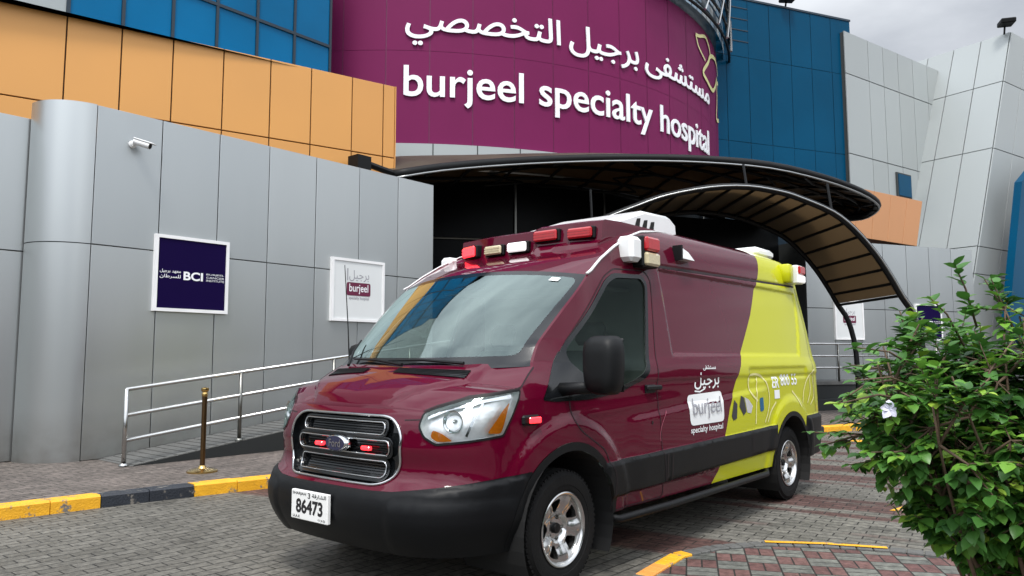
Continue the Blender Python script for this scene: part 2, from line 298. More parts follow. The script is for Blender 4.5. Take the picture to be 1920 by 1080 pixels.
def densify(P, h, closed=True):
    P = [np.array(p, float) for p in P]; out = []
    for i in range(len(P) if closed else len(P)-1):
        a, b = P[i], P[(i+1) % len(P)]; n = max(1, int(math.ceil(np.linalg.norm(b-a)/h)))
        for k in range(n): out.append(tuple(a+(b-a)*k/n))
    if not closed: out.append(tuple(P[-1]))
    return out
def inside(poly, x, y):
    p = np.array(poly, float); r = np.zeros(np.shape(x), bool); j = len(p)-1
    for i in range(len(p)):
        xi, yi = p[i]; xj, yj = p[j]
        if yi != yj: c = ((yi > y) != (yj > y)) & (x < (xj-xi)*(y-yi)/(yj-yi)+xi); r ^= c
        j = i
    return r
def cdt(polys, pts=(), lines=()):
    V = []; E = []
    for P in polys:
        k = len(V); V += [Vector(p) for p in P]; E += [(k+i, k+(i+1) % len(P)) for i in range(len(P))]
    for P in lines:
        k = len(V); V += [Vector(p) for p in P]; E += [(k+i, k+i+1) for i in range(len(P)-1)]
    V += [Vector(p) for p in pts]
    r = delaunay_2d_cdt(V, E, [], 0, 1e-5, False)
    return np.array([tuple(v) for v in r[0]]), np.array([tuple(f) for f in r[2] if len(f) == 3])
_tc = {}
def text2d(body, bold=0., size=1., seg=4):
    key = (body, bold)
    if key not in _tc:
        c = bpy.data.curves.new('tmp', 'FONT'); c.body = body; o = bpy.data.objects.new('tmp', c); COL.objects.link(o)
        dg = bpy.context.evaluated_depsgraph_get(); dg.update(); cu = o.evaluated_get(dg).to_curve(dg); loops = []
        for s in cu.splines:
            bp = s.bezier_points; lp = []
            for i in range(len(bp)):
                a, b = bp[i], bp[(i+1) % len(bp)]; p0, p1, p2, p3 = [np.array(q[:2]) for q in (a.co, a.handle_right, b.co, b.handle_left)]; p2, p3 = p3, p2
                n = 1 if abs(np.cross(p1-p0, p3-p0))+abs(np.cross(p2-p0, p3-p0)) < 1e-5 else seg
                for k in range(n): t = k/n; lp.append((1-t)**3*p0+3*t*(1-t)**2*p1+3*t*t*(1-t)*p2+t**3*p3)
            lp = np.array(lp); keep = [0]
            for i in range(1, len(lp)):
                if np.linalg.norm(lp[i]-lp[keep[-1]]) > 1e-4: keep.append(i)
            lp = lp[keep]
            if len(lp) > 3 and np.linalg.norm(lp[0]-lp[-1]) < 1e-4: lp = lp[:-1]
            if len(lp) > 2: loops.append(lp)
        area = lambda l: .5*np.sum(l[:, 0]*np.roll(l[:, 1], -1)-l[:, 1]*np.roll(l[:, 0], -1))
        sg = np.sign(area(max(loops, key=lambda l: abs(area(l)))))
        if bold:
            for i, l in enumerate(loops):
                e = np.roll(l, -1, 0)-l; e /= np.linalg.norm(e, axis=1)[:, None]+1e-9; nn = np.stack([e[:, 1], -e[:, 0]], 1)*sg
                v = nn+np.roll(nn, 1, 0); v /= np.maximum(np.sum(v*np.roll(nn, 1, 0), 1), .5)[:, None]; loops[i] = l+v*bold
        V, T = cdt([list(map(tuple, l)) for l in loops]); ce = V[T].mean(1); w = np.zeros(len(T))
        for l in loops:
            j = np.roll(l, -1, 0)
            for (xi, yi), (xj, yj) in zip(l, j):
                if yi == yj: continue
                up = (yi <= ce[:, 1]) & (yj > ce[:, 1]); dn = (yj <= ce[:, 1]) & (yi > ce[:, 1]); xc = (xj-xi)*(ce[:, 1]-yi)/(yj-yi)+xi
                w += np.where(up & (ce[:, 0] < xc), 1, 0)-np.where(dn & (ce[:, 0] < xc), 1, 0)
        T = T[np.abs(w) > .5]; bpy.data.objects.remove(o); bpy.data.curves.remove(c)
        lo = V[np.unique(T)].min(0); hi = V[np.unique(T)].max(0); _tc[key] = (V, T, lo, hi)
    V, T, lo, hi = _tc[key]; return V*size, T, lo*size, hi*size
def put_text(mb, body, fn, box, bold=0., m=0, thick=0., base=None):
    """letters stretched to fill box=(u0,v0,u1,v1); fn(u,v,off)->xyz; base: v of the baseline and the cap scale"""
    V, T, lo, hi = text2d(body, bold); u0, v0, u1, v1 = box
    u = u0+(V[:, 0]-lo[0])/(hi[0]-lo[0])*(u1-u0)
    v = v0+(V[:, 1]-lo[1])/(hi[1]-lo[1])*(v1-v0) if base is None else base[0]+V[:, 1]*base[1]
    P = [fn(a, b, 0) for a, b in zip(u, v)]
    if not thick: mb.add(P, T, m); return
    P2 = [fn(a, b, thick) for a, b in zip(u, v)]; mb.add(P2, T, m)
    cnt = {}
    for t in T:
        for a, b in ((t[0], t[1]), (t[1], t[2]), (t[2], t[0])): cnt[(a, b)] = cnt.get((a, b), 0)+1
    k = len(P); F = [(a, b, b+k, a+k) for (a, b) in cnt if (b, a) not in cnt]; mb.add(P+P2, F, m)
def ribbon2d(mb, pts, w, fn, m=0, closed=False, off=0.):
    P = np.array(pts, float); n = len(P)
    d = np.roll(P, -1, 0)-np.roll(P, 1, 0) if closed else np.gradient(P, axis=0)
    d /= np.linalg.norm(d, axis=1)[:, None]+1e-9; nn = np.stack([-d[:, 1], d[:, 0]], 1); ww = np.broadcast_to(np.asarray(w, float)/2, (n,))[:, None]
    A = P+nn*ww; B = P-nn*ww; V = [fn(*p, off) for p in A]+[fn(*p, off) for p in B]
    F = [(i, (i+1) % n, (i+1) % n+n, i+n) for i in range(n if closed else n-1)]; mb.add(V, F, m)
def dirv(a): return np.array([math.cos(R(a)), math.sin(R(a)), 0.])
Z = np.array([0, 0, 1.])
#@@PART2
# ------------------------------------------------------------------ ground, kerb, pavement
def sheet(name, P, z, m):
    V, T = cdt([densify(P, 2.)]); b = MB(); ce = V[T].mean(1); T = T[inside(P, ce[:, 0], ce[:, 1])]; b.add([(x, y, z) for x, y in V], T); o = b.build(name, m, fix=False); return tag(o, kind='structure')
b = MB(); b.add([(-600, -600, 0), (600, -600, 0), (600, 600, 0), (-600, 600, 0)], [(0, 1, 2, 3)]); tag(b.build('road', 'road'), kind='structure')
kerbline = [(-30, 5.6), (-6, 4.2), (-1.5, 3.86), (-.74, 3.80), (.1, 3.68), (.97, 3.52), (3, 3.02), (6, 2.22), (8.6, 1.5), (10.65, .97), (11.6, .62), (12.6, .22), (14, -.3), (20, -2.8), (40, -11)]
kin = [(x+.02, y+.16) for x, y in kerbline]
b = MB(); P = densify(kin, .5, False)
V = [(x, y, .12) for x, y in P]+[(x+.0, 60, .12) for x, y in P]; n = len(P); b.add(V, [(i, i+1, n+i+1, n+i) for i in range(n-1)])
tag(b.build('pavement', 'walk'), kind='structure')
b = MB(); cuts = [-14, -12, -10, -8, -6, -4.2, -2.4, -.74, .1, 1.8, 2.7, 4.4, 5.3, 7, 7.9, 9.6, 10.72, 12.4, 13.3, 15, 16, 18]
ks = np.array(kerbline); acc = lambda x: float(np.interp(x, ks[:, 0], ks[:, 1]))
def kerbbits(x0, x1, m):
    n = max(1, round((x1-x0)/.44)); e = (x1-x0)/n
    for i in range(n):
        xa, xb = x0+i*e+.004, x0+(i+1)*e-.004; ya, yb = acc(xa), acc(xb); t = rng.uniform(-.004, .004)
        pr = [(0, -.05), (0, .105), (.018, .123), (.155, .125), (.158, -.05)]
        V = [(x, y+q, z+t) for x, y in ((xa, ya), (xb, yb)) for q, z in pr]
        b.add(V, [(j, j+1, j+6, j+5) for j in range(4)]+[(0, 1, 2, 3, 4), (9, 8, 7, 6, 5)], m)
for i in range(len(cuts)-1): kerbbits(cuts[i], cuts[i+1], 1 if i % 2 == 1 else 0)
tag(b.build('kerb', ['kerby', 'kerbb'], angle=30), kind='structure')
# corner island with basket-weave blocks, border stones and painted line
isl = [(-2.4, -1.9), (-1.2, -1.55), (0, -1.32), (.60, -1.23), (1.10, -1.17), (1.45, -1.27), (1.79, -1.49), (2.02, -1.85), (2.20, -2.25), (2.36, -3.0), (2.45, -4.2), (2.4, -7), (-2.4, -7)]
sheet('island_paving', isl, .012, 'island')
b = MB(); edge = np.array(densify(isl[:12], .11, False)); 
for i in range(len(edge)-1):
    a, c = edge[i], edge[i+1]; d = (c-a)/np.linalg.norm(c-a); nn = np.array([-d[1], d[0]]); x = .5*(a[0]+c[0]); y = .5*(a[1]+c[1])
    m = 3
    if .84 < x < 1.16 and y > -1.4: m = 0
    elif .45 < x <= .84: m = 1
    b.box((.003, -.055, -.03), (np.linalg.norm(c-a)-.003, .055, .028), m, ax=(np.append(d, 0), np.append(nn, 0), Z), org=(a[0], a[1], 0), bev=.006)
M['edgestone'] = mat('edge_stone', (.10, .10, .095), .8, 0, 0, .3, 12, .4, 60)
tag(b.build('island_kerb', ['kerby', 'kerbo', 'kerbb', 'edgestone']), kind='structure')
b = MB(); pl = densify([(1.80, -1.50), (2.02, -1.85), (2.18, -2.24)], .2, False); ribbon2d(b, [(x+.015, y) for x, y in pl], .055, lambda x, y, o: (x, y, .034)); b.add([(3.79, -1.86, .005), (4.31, -1.94, .005), (3.92, -2.20, .005), (3.74, -2.24, .005), (3.90, -2.03, .005)], [(0, 4, 1), (4, 2, 1), (4, 3, 2)])
b.add([(9.6, .2, .005), (9.9, .15, .005), (9.7, -.6, .005), (9.4, -.55, .005)], [(0, 1, 2, 3)])
tag(b.build('road_marking', 'kerby', fix=False), kind='structure')

# ------------------------------------------------------------------ cladding helper
def clad(mb, c00, c10, c11, c01, us, vs, out, gap=.013, th=.03, m=0, mb_=1, alt=None, back=True, skip=()):
    """panels on the quad c00-c10-c11-c01 (u along, v up); us, vs = joint positions 0..1 incl. ends; out = outward unit vector"""
    c00, c10, c11, c01, out = [np.array(q, float) for q in (c00, c10, c11, c01, out)]
    Q = lambda u, v: (1-u)*(1-v)*c00+u*(1-v)*c10+u*v*c11+(1-u)*v*c01
    lu = np.linalg.norm(c10-c00); lv = np.linalg.norm(c01-c00); gu, gv = gap/2/lu, gap/2/lv
    if back: mb.add([Q(0, 0)-out*.004, Q(1, 0)-out*.004, Q(1, 1)-out*.004, Q(0, 1)-out*.004], [(0, 1, 2, 3)], mb_)
    for i in range(len(us)-1):
        for j in range(len(vs)-1):
            if (i, j) in skip: continue
            u0, u1, v0, v1 = us[i]+gu, us[i+1]-gu, vs[j]+gv, vs[j+1]-gv; e = .004
            t = out*rng.uniform(-.0015, .0015)
            a = [Q(u0, v0), Q(u1, v0), Q(u1, v1), Q(u0, v1)]; eu, ev = e/lu, e/lv
            c = [Q(u0+eu, v0+ev), Q(u1-eu, v0+ev), Q(u1-eu, v1-ev), Q(u0+eu, v1-ev)]
            mb.add([p for p in a]+[p+out*(th-e)+t for p in a]+[p+out*th+t for p in c], [(0, 1, 5, 4), (1, 2, 6, 5), (2, 3, 7, 6), (3, 0, 4, 7), (4, 5, 9, 8), (5, 6, 10, 9), (6, 7, 11, 10), (7, 4, 8, 11), (8, 9, 10, 11)], 2 if (alt and rng.random() < .4) else m)
def norm(xs): xs = np.array(xs, float); return list((xs-xs[0])/(xs[-1]-xs[0]))

# ------------------------------------------------------------------ low grey wing (left)
gw = empty('clinic_wing', (3, 6.8, 0), 'low silver-grey metal-clad wing with a rounded left corner behind the handrail', 'building', 'wings of the hospital')
sx = [.05, .90, 1.74, 2.56, 3.42, 4.30, 5.17, 6.05]; zs = [.12, 2.84, 4.66]
b = MB(); n = (0, -1, 0)
clad(b, (sx[0], 6.49, .12), (sx[-1], 6.49, .12), (sx[-1], 6.49, 4.66), (sx[0], 6.49, 4.66), norm(sx), norm(zs), n, alt=1)
b.box((sx[0], 6.5, .1), (6.03, 6.9, 4.64), 1)
b.build('wall', ['alu', 'aluback', 'alub'], gw)
# rounded corner
b = MB(); cx, cy, r = .05, 7.03, .57
for (z0, z1) in ((.12, 2.834), (2.846, 4.66)):
    A = np.linspace(R(178), R(270)-.010, 22)
    b.grid(lambda t, z: (cx+r*math.cos(t), cy+r*math.sin(t), z), A, [z0, z0+.004, z1-.004, z1])
b.grid(lambda t, z: (cx+(r-.02)*math.cos(t), cy+(r-.02)*math.sin(t), z), np.linspace(R(178), R(270), 22), [.12, 4.6], 1)
o = b.build('corner_column', ['alu', 'aluback', 'alub'], gw, angle=35)
b = MB(); A = np.linspace(R(180), R(270), 12); b.add([(cx, cy, 4.655)]+[(cx+(r-.01)*math.cos(t), cy+(r-.01)*math.sin(t), 4.655) for t in A], [(0, i, i+1) for i in range(1, 12)]); b.build('corner_cap', 'alu', gw)
b = MB(); clad(b, (-7, 7.12, .12), (-.5, 7.12, .12), (-.5, 7.12, 4.47), (-7, 7.12, 4.47), norm([-7, -5, -3.2, -1.6, -.5]), norm([.12, 2.74, 4.47]), n); b.box((-7, 7.14, .1), (-.1, 7.6, 4.45), 1)
b.build('side_wall', ['alu', 'aluback', 'alub'], gw)
b = MB(); b.box((.2, 6.9, 4.60), (6.03, 9.4, 4.64), 0); b.box((-7, 7.3, 4.38), (.2, 9.6, 4.42), 0); b.box((5.95, 6.9, .1), (6.03, 9, 4.66), 0); b.build('roof', 'aluback', gw)

# ------------------------------------------------------------------ upper tan band and blue glazing (left)
uw = empty('upper_wing', (0, 9, 0), 'upper storey with an orange-tan panel band below blue curtain glass', 'building', 'wings of the hospital')
q0 = np.array([5.47, 6.95, 0]); dT = dirv(-15.2); nT = np.array([-math.sin(R(15.2)), -math.cos(R(15.2)), 0])
al = [-12, -10.2, -8.4, -6.9, -5.39, -4.65, -3.91, -3.13, -2.35, -1.63, -.86, -.24, 0.0]
b = MB(); c = lambda a, z: q0+dT*a+Z*z
for (z0, z1) in ((3.9, 5.14), (5.14, 6.535)): clad(b, c(al[0], z0), c(al[-1], z0), c(al[-1], z1), c(al[0], z1), norm(al), [0, 1], nT, gap=.02, alt=1)
b.box((0, 0, 3.9), (12, .3, 6.5), 1, ax=(-dT, -nT, Z), org=q0-nT*.01); b.box((-.02, -.035, 3.9), (.0, .6, 6.53), 0, ax=(-dT, -nT, Z), org=q0)
b.build('panel_band', ['tan', 'tanback', 'tanb'], uw)
b = MB(); b.add([q0+dT*-12-nT*.05+Z*6.49, q0-dT*.05-nT*.05+Z*6.49, (6.4, 9.58, 6.49), (-6, 9.58, 6.49)], [(0, 1, 2, 3)]); b.build('ledge', 'lightalu', uw)
gx = [.68, 1.55, 2.42, 3.27, 4.12, 4.98, 5.88]; yG = 9.6; b = MB(); f = MB()
zz = [6.3, 8.18, 9.4, 10.6, 12]
for i in range(len(gx)-1):
    for j in range(len(zz)-1):
        t = rng.uniform(-.004, .004, 4); b.add([(gx[i], yG+t[0], zz[j]), (gx[i+1], yG+t[1], zz[j]), (gx[i+1], yG+t[2], zz[j+1]), (gx[i], yG+t[3], zz[j+1])], [(0, 1, 2, 3)])
for x in gx: f.box((x-.028, yG-.03, 6.3), (x+.028, yG+.05, 12))
for z in zz: f.box((gx[0]-.02, yG-.033, z-.03), (gx[-1], yG+.05, z+.03))
b.build('glazing', 'bglass', uw); f.build('mullion_grid', 'mull', uw)
b = MB(); clad(b, (-8, yG+.02, 6.4), (.66, yG+.02, 6.4), (.66, yG+.02, 12), (-8, yG+.02, 12), norm([-8, -5, -3, -1, .66]), norm([6.4, 9, 12]), (0, -1, 0)); b.box((-8, yG+.06, 6.3), (5.86, yG+3, 12), 1); b.build('white_wall', ['lightalu', 'aluback'], uw)

# ------------------------------------------------------------------ purple drum
DC = np.array([15.368, 16.513]); DR = 10.492
def drum(a, z, off=0.): return (DC[0]+(DR+off)*math.cos(R(a)), DC[1]+(DR+off)*math.sin(R(a)), z)
dr = empty('drum_tower', (15.37, 16.5, 0), 'curved purple front above the entrance with large white hospital lettering', 'building', 'wings of the hospital')
b = MB(); A = list(np.arange(-150, -55, 5.6)); nA = len(A)
for i in range(nA-1):
    a0, a1 = A[i]+.05, A[i+1]-.05; z0 = 6.36
    for (zA, zB) in ((z0, 8.62), (8.628, 11.42)):
        b.grid(lambda a, z: drum(a, z, .0), np.linspace(a0, a1, 7), [zA, zB], 0)
b.grid(lambda a, z: drum(a, z, -.02), np.linspace(-150, -40, 60), [6.3, 11.45], 1)
b.build('banner_panel', ['banner', 'bseam'], dr, angle=25)
b = MB(); b.grid(lambda a, z: drum(a, z, .16), np.linspace(-139.5, -58, 60), [5.93, 6.34], 0)
b.grid(lambda a, k: drum(a, 6.34, .16-.3*k), np.linspace(-139.5, -58, 60), [0, 1], 0); b.add([drum(-139.5, 5.93, .16), drum(-139.5, 6.34, .16), drum(-139.5, 6.34, -.8), drum(-139.5, 5.93, -.8)], [(0, 1, 2, 3)], 0)
for a in np.arange(-138.3, -60, 5.6): b.box((-.012, -.004, 5.93), (.012, .004, 6.34), 1, ax=((-math.sin(R(a)), math.cos(R(a)), 0), (math.cos(R(a)), math.sin(R(a)), 0), Z), org=(*drum(a, 0, .163)[:2], 0))
b.build('white_ledge', ['lightalu', 'aluback'], dr, angle=30)
b = MB()
b.grid(lambda a, z: drum(a, z, -.25), np.linspace(-165, -40, 60), [.1, 5.95], 0); b.build('entrance_glazing', 'facade', dr, smooth=True)
b = MB()
for a in np.arange(-163.5, -70, 14.): b.tube([drum(a, .8, -.2), drum(a, 5.9, -.2)], .03, 6)
for z in (4.2,): b.tube([drum(a, z, -.2) for a in np.arange(-165, -60, 3)], .028, 6)
b.build('entrance_frame', 'steeld', dr)
b = MB(); b.tube([drum(a, 5.72, .3) for a in np.arange(-145, -95, 2.)], .035, 6); b.build('soffit_trim', 'pipe', dr)
_hb = text2d('b')[3][1]
for wd, a0, a1 in (('burjeel', -136.49, -120.77), ('specialty', -118.56, -98.67), ('hospital', -96.78, -79.6)):
    b = MB(); put_text(b, wd, lambda u, v, o: drum(u, v, .02+o), (a0, 0, a1, 1), bold=.011, thick=.03, base=(7.52, .72/_hb)); b.build('latin_word', 'letter', dr, fix=False)
AR = dict(altakhassusi='\uFEF2\uFEBC\uFEBC\uFEA8\uFE98\uFEDF\uFE8D', burjeel='\uFEDE\uFEF4\uFE9F\uFEAE\uFE91', mustashfa='\uFEF0\uFED4\uFEB8\uFE98\uFEB4\uFEE3')
_ha = text2d('\uFE8D')[3][1]
for wd, a0, a1 in (('altakhassusi', -136.36, -115.33), ('burjeel', -114.0, -101.53), ('mustashfa', -100.15, -78.7)):
    b = MB(); put_text(b, AR[wd], lambda u, v, o: drum(u, v, .02+o), (a0, 0, a1, 1), bold=.011, thick=.03, base=(9.12, .62/_ha)); b.build('arabic_word', 'letter', dr, fix=False)
b = MB()
def catm(P, n=6):
    P = np.array(P, float); Q = np.vstack([2*P[0]-P[1], P, 2*P[-1]-P[-2]]); o = []
    for i in range(1, len(Q)-2):
        for k in range(n):
            t = k/n; a, b_, c_, d = Q[i-1], Q[i], Q[i+1], Q[i+2]; o.append(.5*((2*b_)+(-a+c_)*t+(2*a-5*b_+4*c_-d)*t*t+(-a+3*b_-3*c_+d)*t**3))
    return o+[Q[-2]]
for Lp, w in (([(-84.89, 10.96), (-83.2, 11.02), (-80.1, 11.2), (-77.9, 11.05), (-77.1, 10.85)], .10), ([(-84.89, 10.96), (-83.6, 10.65), (-80.4, 10.43)], .07),
           ([(-67.5, 10.75), (-71.5, 11.0), (-76.6, 10.82), (-78.8, 10.46), (-81.67, 10.01), (-79.8, 9.86), (-76.0, 9.76), (-73, 10.05), (-70.5, 10.5)], .13), ([(-67.5, 10.5), (-70.3, 10.3), (-71.0, 9.7), (-72.3, 9.05), (-68.0, 9.2)], .13)):
    P = catm(Lp); P = [(R(a)*DR, z) for a, z in P]; ribbon2d(b, P, w, lambda s, z, o: drum(math.degrees(s/DR), z, .035))
b.build('line_emblem', 'yellowish', dr, fix=False)
b = MB(); k = 0
for a in np.arange(-101, -60, 2.0):
    for z in np.arange(11.5, 15.4, .34):
        k += 1; m = int(rng.choice([0, 0, 1, 2])); b.grid(lambda u, v: drum(u, v, .25), [a+.1, a+1.85], [z, z+.24], m)
for z in np.arange(11.45, 15.5, .62): b.tube([drum(a, z+.0*a, .42) for a in np.arange(-101, -58, 2.)], .045, 6, 3)
for k in range(7): b.tube([drum(-99+k*6+t*14, 11.45+t*4, .5) for t in np.linspace(0, 1, 9)], .04, 6, 4)
M['louvre'] = mat('louvre_blue_grey', (.22, .32, .40), .3, .3); M['louvred'] = mat('louvre_dark', (.02, .04, .055), .3, .3)
b.build('roof_screen', ['louvre', 'louvred', 'lightalu', 'canframe', 'steel'], dr)
b = MB(); b.lathe([(DR-.03, 11.4), (0.01, 11.42)], (DC[0], DC[1], 0), n=60); b.lathe([(DR+.1, 15.3), (0.01, 15.31)], (DC[0], DC[1], 0), n=60); b.grid(lambda a, z: drum(a, z, .0), np.linspace(-150, 0, 60), [11.4, 15.3]); b.build('drum_roof', 'louvred', dr)

# ------------------------------------------------------------------ blue block, pale tower, low wing (right)
dB = dirv(-28.7); nB = np.array([-math.sin(R(28.7)), -math.cos(R(28.7)), 0]); qB = np.array([19.6, 6.95, 0])
bw = empty('glass_block', (22, 6, 0), 'tall deep blue glass-panelled block right of the purple drum', 'building', 'wings of the hospital')
b = MB(); c = lambda a, z: qB+dB*a+Z*z; al = [-.8, .45, 1.38, 2.30, 3.23, 4.15, 5.08, 6.0]; zl = [6.3, 8.70, 11.70, 13.78]
for i in range(len(al)-1):
    for j in range(3):
        t = rng.uniform(-.006, .006, 4); g = .008; b.add([c(al[i]+g, zl[j]+g)+nB*t[0], c(al[i+1]-g, zl[j]+g)+nB*t[1], c(al[i+1]-g, zl[j+1]-g)+nB*t[2], c(al[i]+g, zl[j+1]-g)+nB*t[3]], [(0, 1, 2, 3)])
for z in (12.25, 12.65, 13.05, 13.45): b.box((.45, .0, z-.015), (1.38, .02, z+.015), 1, ax=(dB, nB, Z), org=qB)
b.box((-.8, -3.5, 4.5), (5.99, -.03, 13.76), 1, ax=(dB, nB, Z), org=qB); b.box((-.8, -.12, 13.76), (6.02, .03, 13.83), 1, ax=(dB, nB, Z), org=qB)
b.build('glass_front', ['bglass2', 'mull'], bw)
qG = np.array([24.89, 4.05, 0]); dG = dirv(-15.2); nG = nT
pt = empty('pale_tower', (28, 3, 0), 'pale grey panelled tower with a battered, leaning face at far right', 'building', 'wings of the hospital')
b = MB(); c = lambda a, z: qG+dG*a+Z*z; al = [-.5, 1.04, 2.07, 3.14, 4.25, 5.38, 6.3, 7.4]
clad(b, c(al[0], 4.), c(al[-1], 4.), c(al[-1], 13.3), c(al[0], 13.3), norm(al), norm([4, 8.72, 11.7, 13.3]), nG, gap=.03, th=.04, alt=1); b.box((-.5, .02, 4), (7.4, 3, 13.26), 1, ax=(dG, -nG, Z), org=qG)
b.build('recessed_wall', ['lightalu', 'aluback', 'lightb'], pt)
b = MB(); b.box((2.56, -.10, 7.5), (3.6, -.03, 8.45), 0, ax=(dG, -nG, Z), org=qG); f = b.build('window', 'aluback', pt); b = MB(); b.box((2.64, -.125, 7.56), (3.54, -.101, 8.39), 0, ax=(dG, -nG, Z), org=qG); b.build('pane', 'bglass2', f)
# battered mass: left face leans, right face vertical
kx = .43; wv = -dG
def edge(a, z): return np.array([30.72, -.26, 0])+wv*((14.1-z)*kx)+(-nG)*a+Z*z      # a = distance back from the near corner
b = MB(); zv = [4.3, 5.3, 9.1, 11.9, 14.1]
for (za, zb, us) in ((9.1, 14.1, 0),):
    pass
us = [0, 1.05, 2.1, 3.15, 4.2]
for j in range(len(zv)-1):
    for i in range(len(us)-1):
        outn = np.cross(edge(0, 6)-edge(0, 5), edge(0, 5)-edge(1, 5)); outn /= np.linalg.norm(outn); outn = outn if outn @ wv > 0 else -outn
        clad(b, edge(us[i+1], zv[j]), edge(us[i], zv[j]), edge(us[i], zv[j+1]), edge(us[i+1], zv[j+1]), [0, 1], [0, 1], outn, gap=.03, th=.04, alt=1)
fc = lambda t, z: np.array([30.72, -.26, 0])+wv*((14.1-z)*kx*(1-t/12))+dG*t+Z*z
for j in range(len(zv)-1):
    for i in range(9): clad(b, fc(i*1.3, zv[j]), fc(i*1.3+1.3, zv[j]), fc(i*1.3+1.3, zv[j+1]), fc(i*1.3, zv[j+1]), [0, 1], [0, 1], nG, gap=.03, th=.04, alt=1)
b.add([edge(0, 14.1)-wv*.05, edge(4.2, 14.1)-wv*.05, fc(11.7, 14.1)+(-nG)*4.2, fc(11.7, 14.1)], [(0, 1, 2, 3)], 1)
clad(b, edge(4.2, .1), edge(0, .1), edge(0, 4.3), edge(4.2, 4.3), [0, .5, 1], [0, 1], outn, gap=.03, th=.04, alt=1); clad(b, fc(0, .1), fc(11.7, .1), fc(11.7, 4.3), fc(0, 4.3), norm(range(10)), [0, 1], nG, gap=.03, th=.04, alt=1)
b.build('leaning_wall', ['lightalu', 'aluback', 'lightb'], pt)
b = MB(); e1 = [np.array(p) for p in ((27.95, -.60, 7.59), (26.3, -.15, 2.6), (29.6, -1.05, .3), (31.0, -1.4, 9.6))]; b.add([p for p in e1]+[p-nG*.25 for p in e1], [(0, 1, 2, 3), (0, 1, 5, 4), (3, 0, 4, 7), (1, 2, 6, 5)]); b.build('glass_fin', 'bglass2', pt)

lw = empty('entrance_wing', (19, 2.5, 0), 'low grey-panelled wing with orange band above, beyond the canopy', 'building', 'wings of the hospital')
qL = np.array([18.28, 2.68, 0]); c = lambda a, z: qL+dB*a+Z*z; al = [-1.4, -.46, .5, 1.4, 2.3, 3.2, 4.1, 5.0]
b = MB(); clad(b, c(al[0], .12), c(al[-1], .12), c(al[-1], 4.64), c(al[0], 4.64), norm(al), norm([.12, 2.74, 4.64]), nB, gap=.018, alt=1); b.box((-1.4, .02, .1), (5, 3, 4.6), 1, ax=(dB, -nB, Z), org=qL); b.build('wall', ['alu', 'aluback', 'alub'], lw)
b = MB(); b.box((-5.5, 1.0, .1), (-1.41, 3, 5.2), 0, ax=(dB, -nB, Z), org=qL); b.build('dark_recess', 'facade', lw)
b = MB(); qO = np.array([18.4, 2.95, 0]); c = lambda a, z: qO+dG*a+Z*z; al = [-1, .3, 1.2, 2.1, 3.0, 3.9]
A0, A1 = c(4.95, 6.42), c(4.45, 4.9); clad(b, c(-1, 4.9), A1, A0, c(-1, 6.38), norm([-1, .2, 1.1, 2.0, 2.9, 3.8, 4.7]), [0, 1], nG, gap=.02, m=0); b.add([A1-nG*.02, A0-nG*.02, A0-nG*2, A1-nG*2], [(0, 1, 2, 3)], 0); b.add([c(-1, 6.38), A0, A0-nG*2, c(-1, 6.38)-nG*2], [(0, 1, 2, 3)], 1)
b.build('orange_band', ['tand', 'tanback'], lw)

# ------------------------------------------------------------------ roof floodlights
def flood(p, yaw, label, group='roof floodlights'):
    e = empty('floodlight', p, label, 'floodlight', group); d = dirv(yaw); s = np.array([-d[1], d[0], 0]); u = Z
    b = MB(); b.box((-.1, -.26, .12), (.42, .26, .30), 0, ax=(d, s, u+d*.25), org=p, bev=.03); b.build('lamp_head', 'blackpl', e)
    b = MB(); b.tube([np.array(p)-Z*.15-d*.1, np.array(p)+Z*.14], .035, 6); b.build('bracket', 'blackpl', e)
flood((22.33, 5.47, 13.88), 225, 'black floodlight on the roof edge of the blue glass block')
flood((30.55, -.1, 14.18), 205, 'dark floodlight on the top corner of the pale leaning tower')

# ------------------------------------------------------------------ canopy
RIM = [(5.30, 6.75, 4.74), (6.25, 6.43, 5.01), (7.55, 5.93, 5.29), (8.93, 5.2, 5.51), (9.97, 4.28, 5.58), (10.94, 3.29, 5.57), (11.92, 2.29, 5.47), (12.98, 1.53, 5.28), (14.06, 1.07, 5.10), (14.97, .94, 4.96), (15.59, 1.15, 4.91), (16.03, 1.57, 4.86), (16.1, 2.1, 4.88)]
BCK = [(5.7, 8.6, 5.0), (6.6, 10.0, 5.4), (8.3, 9.1, 5.5), (9.6, 8.2, 5.6), (11, 7.2, 5.65), (12.4, 6.6, 5.65), (13.8, 6.2, 5.6), (15, 5.9, 5.5), (16.2, 5.3, 5.35), (16.9, 4.6, 5.25), (17.0, 3.9, 5.15), (16.9, 3.2, 5.05), (16.5, 2.7, 4.98)]
RIM = np.array(catm(RIM, 3)); BCK = np.array(catm(BCK, 3)); nR = len(RIM)
cp = empty('entrance_canopy', (11, 4, 0), 'black steel canopy with brown sheet underside sweeping over the entrance', 'canopy', 'canopies over the entrance')
def loft(i, v):
    p = RIM[i]*(1-v)+BCK[i]*v; p = p.copy(); p[2] += .35*math.sin(math.pi*min(1, v*1.1)); return p
b = MB(); vs = np.linspace(0, 1, 9)
V = [loft(i, v) for i in range(nR) for v in vs]; nv = len(vs); b.add(V, [(i*nv+j, (i+1)*nv+j, (i+1)*nv+j+1, i*nv+j+1) for i in range(nR-1) for j in range(nv-1)]); V2 = [p+Z*.03 for p in V]; b.add(V2, [(i*nv+j, (i+1)*nv+j, (i+1)*nv+j+1, i*nv+j+1) for i in range(nR-1) for j in range(nv-1)])
b.build('roof_sheet', 'canpanel', cp, smooth=True, fix=False)
b = MB(); b.tube([RIM[i]+Z*.03 for i in range(nR)], .085, 8); b.build('rim_beam', 'canframe', cp, smooth=True)
